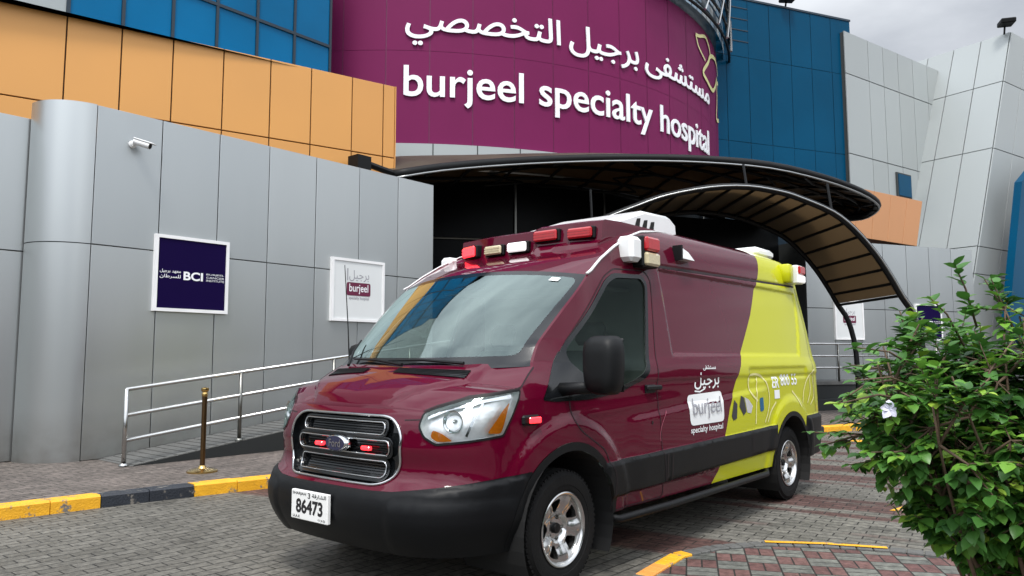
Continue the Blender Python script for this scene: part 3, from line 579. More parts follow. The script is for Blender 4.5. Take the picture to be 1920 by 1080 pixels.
b = MB(); b.tube([RIM[i]-Z*.055+np.array([-.05, -.05, 0]) for i in range(nR)], .022, 6); b.build('rim_gutter', 'pipe', cp, smooth=True)
b = MB()
for i in range(1, nR, 2): b.tube([loft(i, v)-Z*.05 for v in vs], .035, 6)
for v in (.14, .3, .47, .65, .83, 1.): b.tube([loft(i, v)-Z*.055 for i in range(nR)], .04, 6)
for i in range(2, nR-6, 6): b.tube([loft(i+(k % 2)*2, k/8)-Z*.09 for k in range(9)], .03, 6)
b.build('purlins', 'canframe', cp)
b = MB(); b.box((4.45, 6.72, 4.66), (4.75, 7.0, 4.98), 0); b.tube([(4.6, 6.86, 4.9), (5.35, 6.75, 4.78)], .06, 6); b.build('wall_bracket', 'canframe', cp)

NA = catm([(7.85, 6.15, .1), (7.9, 6.1, 1.6), (8.15, 5.85, 2.9), (8.5, 5.4, 3.6), (9., 4.86, 4.12), (9.58, 4.12, 4.5), (9.95, 3.66, 4.70), (10.5, 2.98, 4.86), (10.99, 2.39, 4.88), (11.42, 1.88, 4.77), (11.71, 1.57, 4.64), (12.16, 1.09, 4.36), (12.47, .77, 4.01), (12.78, .47, 3.52), (13.03, .25, 3.03), (13.2, .1, 2.64), (13.38, -.06, 2.26), (13.5, -.17, 1.5), (13.52, -.19, .1)], 3)
NA = np.array(NA); ax_ = dirv(42.6)*2.75; FA = NA+ax_
va = empty('arched_canopy', (11.5, 3.5, 0), 'barrel-arched black pipe canopy with brown sheets, in front of the entrance', 'canopy', 'canopies over the entrance')
b = MB(); b.tube(NA, .07, 10); b.build('arch_rib', 'canframe', va, smooth=True); b = MB(); b.tube(FA, .06, 10); b.build('arch_rib', 'canframe', va, smooth=True)
b = MB(); b.tube([p+np.array([-.05, -.055, .0]) for p in NA[6:-4]], .018, 6); b.build('edge_trim', 'pipe', va, smooth=True)
k0 = 9; k1 = 3*15; b = MB(); vs = [0, .5, 1, ]
V = [NA[i]+ax_*v+Z*.05 for i in range(k0, k1+1) for v in vs]; F = [(i*3+j, (i+1)*3+j, (i+1)*3+j+1, i*3+j+1) for i in range(k1-k0) for j in range(2)]; b.add(V, F); b.build('arch_sheet', 'canpanel', va, smooth=True, fix=False)
b = MB()
for i in range(k0, k1+1, 2): b.tube([NA[i]+Z*.01, FA[i]+Z*.01], .032, 6)
b.build('cross_pipes', 'canframe', va)
for i, h_ in ((12, .75), (24, .5), (33, .62)): b = MB(); b.tube([NA[i], NA[i]+np.array([.1, .1, h_])], .028, 6); b.build('strut', 'canframe', va)

# ------------------------------------------------------------------ ramp, rails, terrace
rz = lambda x: .12+.125*max(0, min(x, 6.1)-.25)
b = MB(); b.add([(.25, 5.5, .124), (6.1, 5.5, rz(6.1)), (6.1, 6.44, rz(6.1)), (.25, 6.44, .124), (.25, 5.5, .1), (6.1, 5.5, .1), (6.1, 6.44, .1), (.25, 6.44, .1)], [(0, 1, 2, 3), (1, 5, 6, 2)], 0)
for i in range(44):
    x0 = .3+i*.132; b.box((0, 0, .003), (.105, .93, .012), 0, ax=((1, 0, .124), (0, 1, 0), Z), org=(x0, 5.505, rz(x0)))
b.add([(.25, 5.5, .124), (6.1, 5.5, rz(6.1)), (6.1, 5.5, .1), (.25, 5.5, .1)], [(0, 1, 2, 3)], 1)
rm = b.build('wheelchair_ramp', ['ramp', 'rampd'], fix=False); tag(rm, 'dark boarded wheelchair ramp rising along the grey wall', 'ramp')
b = MB(); b.box((6.1, 5.3, .1), (13.6, 7.2, .87), 0); b.box((6.1, 5.3, .872), (13.6, 7.2, .884), 1); tag(b.build('entrance_platform', ['rampd', 'ramp']), 'dark raised platform at the entrance, beyond the ramp top', 'platform')
hr = empty('handrail', (3, 5.55, .1), 'stainless three-bar handrail climbing beside the ramp on the left', 'handrail', 'steel handrails at the entrance')
for h in (.90, .595, .30):
    b = MB(); P = [(.18, 5.55, rz(.25)+h), (6.1, 5.55, rz(6.1)+h), (8.5, 5.45, rz(6.1)+h)]; b.tube(P, .024, 10); b.build('rail', 'steel', hr, smooth=True)
for x in (.19, 1.66, 3.16, 4.66, 6.1, 7.4, 8.5):
    b = MB(); b.tube([(x, 5.55, rz(x)-.0), (x, 5.55, rz(x)+.91)], .026, 10); b.lathe([(.055, 0), (.055, .012), (.03, .03)], (x, 5.55, rz(x)+.01), n=14); b.build('post', 'steeld' if x > .2 else 'steel', hr, smooth=True)
qT = np.array([15.3, 2.6, 0]); b = MB(); b.box((-2.6, .0, .1), (7.0, 1.9, .72), 0, ax=(dB, -nB, Z), org=qT); b.box((-2.62, -.03, .722), (7.0, 1.88, .80), 1, ax=(dB, -nB, Z), org=qT); b.box((-2.6, -.32, .1), (7.0, -.001, .38), 0, ax=(dB, -nB, Z), org=qT)
tag(b.build('entrance_steps', ['rampd', 'ramp']), 'black-sided raised terrace under the far handrail', 'terrace')
h2 = empty('handrail', (16, 2.3, .8), 'far handrail on the terrace beside the lime rear of the ambulance', 'handrail', 'steel handrails at the entrance')
for z in (1.73, 1.43, 1.14):
    b = MB(); b.tube([qT+dB*-2.5+Z*z, qT+dB*4.2+Z*z], .024, 8); b.build('rail', 'steel', h2, smooth=True)
for a in (-2.5, -.9, .75, 2.4, 4.1):
    b = MB(); b.tube([qT+dB*a+Z*.8, qT+dB*a+Z*1.73], .028, 8); b.build('post', 'steeld', h2, smooth=True)

# ------------------------------------------------------------------ bollard
bl = empty('barrier_post', (.576, 4.439, .12), 'brass barrier post with ball cap on the paved walkway', 'barrier post')
c = (.576, 4.439, .12)
b = MB(); b.lathe([(.001, 0), (.165, 0), (.165, .018), (.12, .035), (.05, .045), (.035, .07), (.02, .08)], c, n=28); b.build('base_plate', 'brass', bl, angle=30)
b = MB(); b.lathe([(.028, .06), (.028, .80), (.030, .80), (.030, .84)], c, n=18); b.build('pole', 'brassd', bl, angle=30)
b = MB(); b.lathe([(.030, .84), (.034, .85), (.034, .87), (.026, .885), (.040, .90), (.044, .915), (.040, .935), (.001, .945)], c, n=18); b.build('ball_cap', 'brass', bl, angle=50)

# ------------------------------------------------------------------ signs
def wallf(org, d, nout): return lambda u, v, o: np.array(org)+d*u+Z*v+nout*(o)
def signbox(name, label, fn, u0, v0, u1, v1, face, cat='sign', group='framed wall signs'):
    P = fn((u0+u1)/2, v0, 0); e = empty(name, tuple(float(q) for q in P), label, cat, group)
    def bx(mb, a0, b0, a1, b1, o0, o1, m=0):
        V = [fn(a, q, o) for a in (a0, a1) for q in (b0, b1) for o in (o0, o1)]; mb.add(V, [(0, 1, 3, 2), (4, 6, 7, 5), (0, 4, 5, 1), (2, 3, 7, 6), (0, 2, 6, 4), (1, 5, 7, 3)], m)
    b = MB(); bx(b, u0+.04, v0+.04, u1-.04, v1-.04, .03, .075); b.build('sign_face', face, e)
    b = MB(); w = .045; bx(b, u0, v0, u1, v0+w, .03, .09); bx(b, u0, v1-w, u1, v1, .03, .09); bx(b, u0, v0+w, u0+w, v1-w, .03, .09); bx(b, u1-w, v0+w, u1, v1-w, .03, .09); b.build('frame', 'signframe', e)
    return e, bx
GX = wallf((0, 6.49, 0), np.array([1., 0, 0]), np.array([0, -1., 0]))
def navy(fn, u0, v0, u1, v1, label):
    e, bx = signbox('wall_sign', label, fn, u0, v0, u1, v1, 'signblue'); W = u1-u0; cx = (u0+u1)/2; cy = (v0+v1)/2-.02; s = W/1.07; b = MB(); T = lambda u, v, o: fn(u, v, .079+o)
    put_text(b, 'BCI', T, (cx-.13*s, cy-.06*s, cx+.15*s, cy+.06*s), .03)
    for i, w in enumerate(('BURJEEL', 'CANCER', 'INSTITUTE')): put_text(b, w, T, (cx+.20*s, cy+(.028-.042*i)*s, cx+.47*s, cy+(.056-.042*i)*s), .0)
    put_text(b, '\uFEDE\uFEF4\uFE9F\uFEAE\uFE91 \uFEAA\uFEEC\uFECC\uFEE3', T, (cx-.46*s, cy+.02*s, cx-.17*s, cy+.075*s), .01); put_text(b, '\uFEE5\uFE8E\uFEC3\uFEAE\uFEB4\uFEE0\uFEDF', T, (cx-.46*s, cy-.055*s, cx-.17*s, cy+.005*s), .01)
    b.build('lettering', 'letter', e, fix=False)
def white(fn, u0, v0, u1, v1, label):
    e, bx = signbox('wall_sign', label, fn, u0, v0, u1, v1, 'signwhite'); cx = (u0+u1)/2-.0; s = (u1-u0)/1.11; cy = v0+.52*(v1-v0); T = lambda u, v, o: fn(u, v, .078+o)
    b = MB(); P = rrect(cx-.25*s, cy-.11*s, cx+.25*s, cy+.11*s, .03*s); b.add([fn(x, y, .080) for x, y in P], [tuple(range(len(P)))]); b.build('logo_block', 'signmar', e, fix=False)
    b = MB(); put_text(b, 'burjeel', lambda u, v, o: fn(u, v, .083), (cx-.20*s, cy-.085*s, cx+.20*s, cy+.085*s), .008); b.build('lettering', 'letter', e, fix=False)
    b = MB(); put_text(b, AR['burjeel'], T, (cx-.20*s, cy+.13*s, cx+.22*s, cy+.32*s), .0); b.build('arabic_lettering', 'greytxt', e, fix=False); b = MB(); bx(b, cx-.245*s, cy+.14*s, cx-.225*s, cy+.34*s, .079, .081); b.build('tall_stroke', 'greytxt', e); b = MB(); put_text(b, 'specialty hospital', T, (cx-.20*s, cy-.19*s, cx+.22*s, cy-.125*s), .012); b.build('grey_lettering', 'greytxt', e, fix=False)
navy(GX, .84, 2.025, 1.91, 3.07, 'navy blue sign reading BCI on the left grey wall')
white(GX, 3.72, 2.0, 4.83, 3.05, 'white framed sign with maroon logo block above the handrail')
GR = wallf((18.28, 2.68, 0), dB, nB)
white(GR, -.49, 1.88, .54, 2.97, 'white framed sign on the far wall right of the lime ambulance rear'); navy(GR, 2.50, 1.88, 3.54, 2.94, 'navy sign on the far wall, half hidden by the bush')

# ------------------------------------------------------------------ wall camera
cc = empty('security_camera', (.55, 6.44, 4.25), 'small white bullet camera high on the left grey wall', 'camera')
b = MB(); b.lathe([(.001, -.02), (.05, -.02), (.05, -.045), (.03, -.06), (.001, -.06)], (.50, 6.48, 4.23), 'y', 16); b.tube([(.50, 6.43, 4.23), (.54, 6.37, 4.25)], .02, 8); b.build('mount', 'camw', cc, angle=30)
b = MB(); d = np.array([.62, -.72, -.30]); d /= np.linalg.norm(d); s = np.cross(d, Z); s /= np.linalg.norm(s); u = np.cross(s, d)
o_ = np.array([.50, 6.39, 4.26]); V = []; P8 = [(math.cos(t)*.045, math.sin(t)*.042) for t in np.linspace(0, 2*math.pi, 16, endpoint=False)]
b.add([o_+d*a+s*x+u*y for a in (0, .22) for x, y in P8], [(i, (i+1) % 16, 16+(i+1) % 16, 16+i) for i in range(16)]+[tuple(range(15, -1, -1))]); b.box((-.01, -.05, .030), (.27, .05, .047), 0, ax=(d, s, u), org=o_, bev=.006); b.build('camera_body', 'camw', cc, angle=40)
b = MB(); b.add([o_+d*.215+s*x+u*y for x, y in P8]+[o_+d*.222+s*x*.8+u*y*.8 for x, y in P8], [(i, (i+1) % 16, 16+(i+1) % 16, 16+i) for i in range(16)]+[tuple(range(16, 32))]); b.build('lens', 'dark', cc)

# ================================================================== AMBULANCE
# the van stands along +x (nose at x=-1, tail at x=4.8), its left flank at y=-1.03
# ---- van skin mapping: s = distance along the plan outline (equals x on the flank), z height
_pc=[(-1.0,0),(-.997,.2),(-.985,.4),(-.955,.58),(-.89,.735),(-.79,.85),(-.66,.93),(-.5,.98),(-.3,1.012),(0,1.03),(.6,1.035),(2,1.035),(3.6,1.03),(4.2,1.018),(4.55,.99),(4.72,.95),(4.79,.87),(4.81,.75),(4.82,.4),(4.82,0)]
def _catmull(P,n=24):
    P=np.array([(P[0][0],-P[1][1])]+list(P)+[(P[-1][0],-P[-2][1])],float);out=[]
    for i in range(1,len(P)-2):
        a,b,c,d=P[i-1:i+3]
        # centripetal-ish tangents
        tb=(c-a)*np.linalg.norm(c-b)/(np.linalg.norm(c-b)+np.linalg.norm(b-a));tc=(d-b)*np.linalg.norm(c-b)/(np.linalg.norm(d-c)+np.linalg.norm(c-b))
        for k in range(n):
            t=k/n;out.append((2*t**3-3*t*t+1)*b+(t**3-2*t*t+t)*tb+(-2*t**3+3*t*t)*c+(t**3-t*t)*tc)
    out.append(P[-2]);return np.array(out)
_pl=_catmull(_pc);_sl=np.r_[0,np.cumsum(np.hypot(*np.diff(_pl,axis=0).T))]
_sl-=np.interp(0,_pl[:,0],_sl)
S0,S1=_sl[0],_sl[-1]
def sof(y): # s at the nose for half width y
    m=_pl[:,0]<0;return float(np.interp(y,_pl[m,1],_sl[m]))
def sm(a,b,x): t=np.clip((x-a)/(b-a),0,1);return t*t*(3-2*t)
def smi(x,xs,ys):
    x=np.asarray(x,float);xs=np.array(xs);ys=np.array(ys);i=np.clip(np.searchsorted(xs,x)-1,0,len(xs)-2)
    h=xs[i+1]-xs[i];t=np.clip((x-xs[i])/h,0,1)
    m=np.gradient(ys,xs);return (2*t**3-3*t*t+1)*ys[i]+(t**3-2*t*t+t)*h*m[i]+(-2*t**3+3*t*t)*ys[i+1]+(t**3-t*t)*h*m[i+1]
DXZ=[.2,.27,.35,.45,.60,.66,.70,.9,1.03,1.08,1.12,1.2,1.35];DX=[.12,.06,.015,0,.005,.03,.07,.09,.115,.14,.18,.26,.42]
DYZ=[.2,.38,.5,.7,1.1,1.3,1.42,1.7,1.9,2.05,2.15,2.25,2.33,2.39,2.43,2.46];DY=[.06,.03,.012,0,0,.008,.03,.075,.11,.14,.155,.175,.205,.245,.30,.38]
def VP(s,z,off=0.):
    s=np.asarray(s,float);z=np.asarray(z,float)
    X=np.interp(s,_sl,_pl[:,0]);Y=np.interp(s,_sl,_pl[:,1])
    e=.01;tx=np.interp(s+e,_sl,_pl[:,0])-np.interp(s-e,_sl,_pl[:,0]);ty=np.interp(s+e,_sl,_pl[:,1])-np.interp(s-e,_sl,_pl[:,1])
    L=np.hypot(tx,ty)+1e-9;nx,ny=-ty/L,tx/L
    g=1-sm(-1.15,-.25,s)
    X=X+g*smi(z,DXZ,DX)
    X=X-sm(4.1,4.8,X)*np.interp(z,[0,.9,1.3,2.2,2.45],[0,0,.02,.15,.30])
    dy=smi(z,DYZ,DY)
    fr=(1-sm(-.25,.45,s))*np.interp(z,[1.05,1.15,1.22,1.28,1.36,1.5],[0,.008,.03,.06,.10,.12])
    Y=Y*(1-(dy+fr)/1.03)
    return np.stack([X+nx*off,-(Y+ny*off),z+0*X],-1)

ARCH = ((.02, .37), (3.70, .37))
def sm2(x, a, b_, w): return sm(a-w, a, x)*(1-sm(b_, b_+w, x))
def disp(s, z):
    s = np.asarray(s, float); z = np.asarray(z, float); d = np.zeros(np.broadcast(s, z).shape)
    r0 = np.hypot(s-ARCH[0][0], z-ARCH[0][1]); r1 = np.hypot(s-ARCH[1][0], z-ARCH[1][1])
    d = d+.024*(1-sm(.60, .68, r0))*sm(-.6, -.35, s)+.020*(1-sm(.58, .67, r1))
    zc = .945+.06*s; d = d+.013*(1-sm(zc-.045, zc+.004, z))*sm(.62, .9, s)*(1-sm(2.9, 3.2, s))
    zb, zt = .475+.02*s, .705+.017*s; d = d+.020*sm(zb-.008, zb+.004, z)*(1-sm(zt-.025, zt+.004, z))*sm2(s, .40, 3.25, .03)
    xr = 4.42-.55*np.clip(2.0-z, 0, 1)*.9; d = d-.017*sm(1.37, 1.42, s)*(1-sm(xr-.05, xr, s))*sm(1.385, 1.43, z)*(1-sm(2.05, 2.075, z))
    d = d-.011*sm(2.70, 2.76, s)*(1-sm(4.15, 4.25, s))*sm(1.17, 1.20, z)*(1-sm(1.27, 1.31, z))
    d = d+.010*sm(1.20, 1.24, z)*(1-sm(1.30, 1.40, z))*sm(.2, .5, s)
    zf = .655+.08*np.clip((s+1.2)/.85, 0, 1); d = d+(.014*(1-sm(zf-.030, zf+.002, z)))*(1-sm(-.42, -.36, s)) - .055*(1-sm(.27, .50, z))*(1-sm(-.42, -.36, s))
    d = d+.010*sm(-1.22, -1.17, s)*(1-sm(-.5, -.40, s))*(1-sm(.56, .62, z))
    d = d+.030*(1-sm(.76, .80, z))*sm(4.12, 4.2, s)
    d = d-.012*np.exp(-((z-2.085-.018*(s-1.2))/.012)**2)*sm(1.35, 1.45, s)*(1-sm(4.5, 4.6, s))
    d = d+.004*np.exp(-((z-(1.02+.05*s))/.03)**2)*sm(-.3, 0, s)*(1-sm(1.1, 1.5, s))
    return d
def SK(s, z, off=0.): return VP(s, z, disp(s, z)+off)
def SKN(s, z):
    e = .005; a = SK(np.asarray(s)+e, z)-SK(np.asarray(s)-e, z); b = SK(s, np.asarray(z)+e)-SK(s, np.asarray(z)-e); n = np.cross(a, b)
    return n/(np.linalg.norm(n, axis=-1)[..., None]+1e-12)
def FL(u, v, o=0.): return tuple(SK(u, v, o))
def sy(y): return float(np.interp(abs(y), _yy, _ys))
_m = _pl[:, 0] < 0; _yy = _pl[_m, 1]; _ys = _sl[_m]
def G(y, z, o=0.):
    p = np.array(SK(sy(y), z, o)); return (p[0], -p[1] if y > 0 else p[1], p[2])
HE = [(-1.103, 1.090), (-1.039, 1.120), (-.85, 1.174), (-.394, 1.214), (-.266, 1.292), (-.193, 1.333)]
AL = [(-.193, 1.333), (-.10, 1.46), (.15, 1.70), (.414, 1.938)]
ZE = [(.414, 1.938), (.59, 2.055), (.788, 2.164), (1.004, 2.261), (1.246, 2.335), (1.6, 2.388), (2.0, 2.405), (4.45, 2.405), (4.68, 2.375)]
_ye = float(abs(VP(4.68, 2.375)[1]))
def roofz(s): return float(smi(s, [.414, .6, .8, 1.0, 1.25, 1.6, 2.0, 3, 4.4, 4.68, 4.8], [2.0, 2.085, 2.165, 2.25, 2.37, 2.485, 2.53, 2.55, 2.545, 2.50, 2.49]))
rear_s = np.linspace(4.72, S1, 16); rear_top = [(float(s), roofz(4.68)+(2.375-roofz(4.68))*min(1, float(abs(VP(s, 2.38)[1]))/_ye)**2.4) for s in rear_s]
sk_top = [(S0, 1.088)]+HE+AL[1:]+ZE[1:]+rear_top
outer = [(S0, .30), (-.40, .30), (.40, .385), (3.2, .385), (4.2, .385), (S1, .385)]+sk_top[::-1]
lime_line = [(3.60, 2.46), (3.364, 2.152), (3.045, 1.782), (2.829, 1.579), (2.629, 1.396), (2.423, 1.16), (2.275, .966), (2.181, .766), (2.068, .484), (1.93, .36)]
win = roundpoly([(.10, 1.43), (.63, 1.895), (.74, 1.945), (1.09, 1.965), (1.135, 1.92), (.955, 1.31), (.87, 1.262), (.60, 1.185), (.36, 1.155), (.115, 1.36)], .06)
winf = roundpoly([(.045, 1.42), (.60, 1.92), (.72, 1.977), (1.12, 1.995), (1.172, 1.93), (.99, 1.28), (.90, 1.232), (.60, 1.155), (.20, 1.118), (.06, 1.13)], .05)
tri = roundpoly([(-.215, 1.135), (.05, 1.43), (.12, 1.38), (.17, 1.12), (-.10, 1.122)], .02)
door = roundpoly([(.10, 1.47), (.41, 1.775), (.60, 1.945), (.74, 2.01), (1.17, 2.03), (1.235, 1.97), (1.13, 1.45), (1.085, 1.15), (1.12, .74), (1.14, .60), (1.16, .395), (.46, .395), (.48, .62), (.37, .80), (.12, .93), (.05, 1.0), (.03, 1.10), (.055, 1.40)], .04)
arch_open = lambda i, r: [(x, z) for x, z in circ(*ARCH[i], r, 56)]
hl = roundpoly([(-1.092, 1.076), (-1.03, 1.106), (-.85, 1.160), (-.40, 1.200), (-.476, 1.071), (-.554, .95), (-.783, .926), (-.985, .908), (-1.06, .945), (-1.10, 1.003)], .016)
gr = [(S0, 1.050), (-1.36, 1.052), (-1.29, 1.04), (-1.235, 1.0), (-1.205, .94), (-1.21, .79), (-1.235, .725), (-1.29, .685), (-1.36, .672), (S0, .664)]
bump = [(S0, .645), (-1.36, .645), (-1.20, .650), (-.95, .680), (-.70, .708), (-.34, .738), (-.30, .2), (S0, .2)]
mould = [(.36, .711), (3.3, .761), (3.3, .541), (.36, .482)]
rbump = [(4.10, .795), (S1, .795), (S1, .30), (4.02, .30)]
door_seam = door
feats = [('arch0', arch_open(0, .505)), ('arch1', arch_open(1, .495)), ('hole0', arch_open(0, .455)), ('hole1', arch_open(1, .45))]
amb = empty('ambulance', (1.9, 0, 0), 'maroon and lime ambulance van with roof warning lights, parked in front of the grey wall', 'ambulance')

def clipline(poly): return poly
polys = [outer, lime_line+[(9, .36), (9, 2.46)], win, winf, tri, door, hl, gr, bump, mould, rbump]+[f[1] for f in feats]
box = (S0, S1, .2, 2.6)
def inbox(p): return (min(max(p[0], S0), S1), p[1])
P2 = [densify([inbox(p) for p in q], .03) for q in polys]
gs = []
for s in np.arange(S0+.01, S1, .034):
    for z in np.r_[np.arange(.28, .66, .032), np.arange(.66, 1.46, .0165), np.arange(1.46, 2.0, .034), np.arange(2.0, 2.16, .012), np.arange(2.16, 2.52, .03)]: gs.append((s+rng.uniform(-.004, .004), z+rng.uniform(-.004, .004)))
gs += [(s_, z_) for s_ in np.r_[np.arange(1.355, 1.44, .012)] for z_ in np.arange(1.40, 2.06, .03)]
gs = np.array(gs); gs = gs[inside(outer, gs[:, 0], gs[:, 1])]
V2, T2 = cdt(P2, gs); ce = V2[T2].mean(1); cxs, czs = ce[:, 0], ce[:, 1]
I = lambda q: inside(q, cxs, czs)
ar = .5*np.abs(np.cross(V2[T2[:, 1]]-V2[T2[:, 0]], V2[T2[:, 2]]-V2[T2[:, 0]]))
inn = I(outer) & ~I(feats[2][1]) & ~I(feats[3][1]) & (ar > 1e-9)
inn &= ~((np.abs(cxs-ARCH[0][0]) < .455) & (czs < .37)) & ~((np.abs(cxs-ARCH[1][0]) < .45) & (czs < .37))
lab = np.full(len(T2), 'body', dtype=object)
lab[I(door)] = 'door'
lab[I(mould)] = 'side_moulding'; lab[I(bump)] = 'front_bumper'; lab[I(rbump)] = 'rear_bumper'
lab[(I(feats[0][1]) & (czs > .30) & (cxs > -.55))] = 'arch0'; lab[I(feats[1][1])] = 'arch1'
lab[I(winf) | I(tri)] = 'frame'; lab[I(win)] = 'glass'; lab[I(hl)] = 'hl'; lab[I(gr)] = 'grille'; lab[~inn] = 'out'
seamx = [1.16, 1.235, 2.69]
lime_m = I(lime_line+[(9, .36), (9, 2.46)])
def skin(name, mask, mats, parent, off=0., mfun=None, flip=False, z3=None):
    T = T2[mask]; u = np.unique(T); mp = -np.ones(len(V2), int); mp[u] = np.arange(len(u)); s, z = V2[u, 0], V2[u, 1]
    P = SK(s, z, off); N = SKN(s, z); k = (N[:, 1] > 0) & (s > -1.2) & (s < 4.6); F = mp[T]
    # face orientation: outward
    fn = np.cross(P[F[:, 1]]-P[F[:, 0]], P[F[:, 2]]-P[F[:, 0]]); Nf = N[F].mean(1); 
    if N[np.argmin(abs(s-1.5))][1] > 0 if (abs(s-1.5).min() < .8) else (N[:, 0].mean() > 0 if s.mean() < 0 else N[:, 0].mean() < 0): N = -N; Nf = -Nf
    bad = (fn*Nf).sum(1) < 0; F[bad] = F[bad][:, ::-1]
    if flip: P = P*[1, -1, 1]; N = N*[1, -1, 1]; F = F[:, ::-1]
    b = MB(); b.add(P, F, list(mfun[mask]) if mfun is not None else 0)
    return b.build(name, mats, parent, normals=N)
for side in (0, 1):
    fl = side == 1
    skin('body_side', lab == 'body', ['maroon', 'lime'], amb, mfun=lime_m.astype(int), flip=fl)
    d = skin('door', lab == 'door', 'maroon', amb, flip=fl)
    fr_ = skin('window_frame', lab == 'frame', 'frit', d, .004, flip=fl); skin('window_glass', lab == 'glass', 'doorglass', d, -.006, flip=fl)
    skin('side_moulding', lab == 'side_moulding', 'blackpl', amb, .003, flip=fl)
    skin('front_bumper', lab == 'front_bumper', 'bumperpl', amb, .002, flip=fl); skin('rear_bumper', lab == 'rear_bumper', 'bumperpl', amb, .002, flip=fl)
    skin('wheel_arch_trim', lab == 'arch0', 'blackpl', amb, .004, flip=fl); skin('wheel_arch_trim', lab == 'arch1', 'blackpl', amb, .004, flip=fl)
    Y = (lambda p: (p[0], -p[1], p[2])) if fl else (lambda p: tuple(p))
    # shut lines
    b = MB()
    def seam(pts, w=.007, closed=False, off=.0022): ribbon2d(b, densify(pts, .03, closed), w, lambda s, z, o: Y(SK(s, z, off+.004*((.475+.02*s) < z < (.71+.017*s)) )), closed=closed)
    seam(door, .008, True); seam([(-1.205, 1.035), (-1.10, 1.04)], .006)
    seam([(1.235, .70), (1.235, .50)], .009, off=.006); seam([(1.165, .70), (1.165, .50)], .009, off=.006); seam([(2.69, .745), (2.69, .54)], .008, off=.006)
    seam([(1.40, 2.087), (1.9, 2.096), (3, 2.116), (4.5, 2.143)], .02); seam([(4.50, 2.12), (4.52, 1.7), (4.46, 1.35), (4.50, .82)], .008)
    seam([(p[0], p[1]-.004) for p in HE], .008)
    b.build('shut_lines', 'gap', amb, fix=False)
    # headlight
    sg = -1 if fl else 1
    h = skin('headlight', lab == 'hl', 'silver', amb, -.05, flip=fl)
    skin('lens', lab == 'hl', 'headglass', h, .003, flip=fl)
    b = MB(); P = densify(hl, .02); n = len(P); b.add([Y(SK(*p, .004)) for p in P]+[Y(SK(*p, -.052)) for p in P], [(i, (i+1) % n, (i+1) % n+n, i+n) for i in range(n)]); b.build('lamp_housing', 'white', h, smooth=True)
    b = MB(); ribbon2d(b, P, .012, lambda s, z, o: Y(SK(s, z, .0045)), closed=True); b.build('rubber_seal', 'blackpl', h, fix=False)
    c = np.array(Y(SK(-.88, 1.03, -.048))); dd = np.array([-1, -.28*sg, .0]); dd /= np.linalg.norm(dd); ss = np.cross(dd, Z); uu = np.cross(ss, dd)
    def bowl(prof, m, name):
        b = MB(); n = 24; V = [c+dd*hh+ss*r*math.cos(t)+uu*r*math.sin(t) for r, hh in prof for t in np.linspace(0, 2*math.pi, n, endpoint=False)]; b.add(V, [(i*n+j, i*n+(j+1) % n, (i+1)*n+(j+1) % n, (i+1)*n+j) for i in range(len(prof)-1) for j in range(n)]); b.build(name, m, h, smooth=True)
    bowl([(.064, .034), (.058, .034), (.050, .008), (.03, -.015), (.001, -.02)], 'chrome', 'reflector_bowl'); bowl([(.010, -.01), (.012, .01), (.008, .022), (.001, .026)], 'alloy', 'bulb')
    def patch(name, poly, m, off, par=h):
        V, T = cdt([densify(poly, .03)]); cc_ = V[T].mean(1); T = T[inside(poly, cc_[:, 0], cc_[:, 1])]; b = MB(); b.add([Y(SK(x, z, off)) for x, z in V], T); return b.build(name, m, par, fix=False)
    patch('indicator', roundpoly([(-.50, 1.135), (-.555, 1.09), (-.665, .965), (-.565, .96), (-.545, 1.0)], .02), 'amber', -.006)
    patch('side_reflector', roundpoly([(-1.02, .985), (-.955, .965), (-.885, .925), (-.985, .92), (-1.03, .945)], .015), 'amber', -.02)
    b = MB(); ribbon2d(b, densify([(-1.07, 1.05), (-.95, 1.10), (-.7, 1.145), (-.47, 1.165)], .04, False), .022, lambda s, z, o: Y(SK(s, z, -.022))); ribbon2d(b, densify([(-.72, 1.13), (-.765, 1.03), (-.80, .95)], .04, False), .016, lambda s, z, o: Y(SK(s, z, -.018))); b.build('chrome_strip', 'chrome', h, fix=False)
    # wheel wells
    for i, (ax0, az) in enumerate(ARCH):
        b = MB(); r = .457
        b.grid(lambda t, y: (ax0+r*math.cos(t), y, az+r*math.sin(t)), np.linspace(-.5, math.pi+.5, 24), [sg*-1.048, sg*-.55]); b.add([(ax0+r*math.cos(t), sg*-.55, az+r*math.sin(t)) for t in np.linspace(-.5, math.pi+.5, 24)], [tuple(range(24))])
        b.build('wheel_well', 'dark', amb)
b = MB(); b.box((-.55, -.72, .30), (4.5, .72, .52), 0, bev=.05); b.build('underbody', 'dark', amb)
b = MB(); b.box((-.35, -.85, .5), (.0, .85, 1.05)); b.build('bulkhead', 'dark', amb)
# bonnet and windscreen as blended patches
def coons(c0, c1, d0, d1):   # c(a) front/rear, d(b) centre/side
    def f(a, b_): return (1-b_)*np.array(c0(a))+b_*np.array(c1(a))+(1-a)*np.array(d0(b_))+a*np.array(d1(b_))-((1-a)*(1-b_)*np.array(c0(0))+a*(1-b_)*np.array(c0(1))+(1-a)*b_*np.array(c1(0))+a*b_*np.array(c1(1)))
    return f
def polycurve(pts):
    P = np.array([VP(*p) for p in pts]); L_ = np.r_[0, np.cumsum(np.linalg.norm(np.diff(P, axis=0), axis=1))]; L_ /= L_[-1]; S = np.array(pts)
    return lambda t: VP(np.interp(t, L_, S[:, 0]), np.interp(t, L_, S[:, 1]))
c1h = VP(*HE[-1]); f0 = VP(S0, 1.088); lipS = lambda a: S0+(HE[0][0]-S0)*a
hood_front = lambda a: VP(lipS(a), 1.088+.002*a); hood_rear = lambda a: np.array([-.47+(c1h[0]+.47)*a**2.2, c1h[1]*a, 1.315+(c1h[2]-1.315)*a**2])
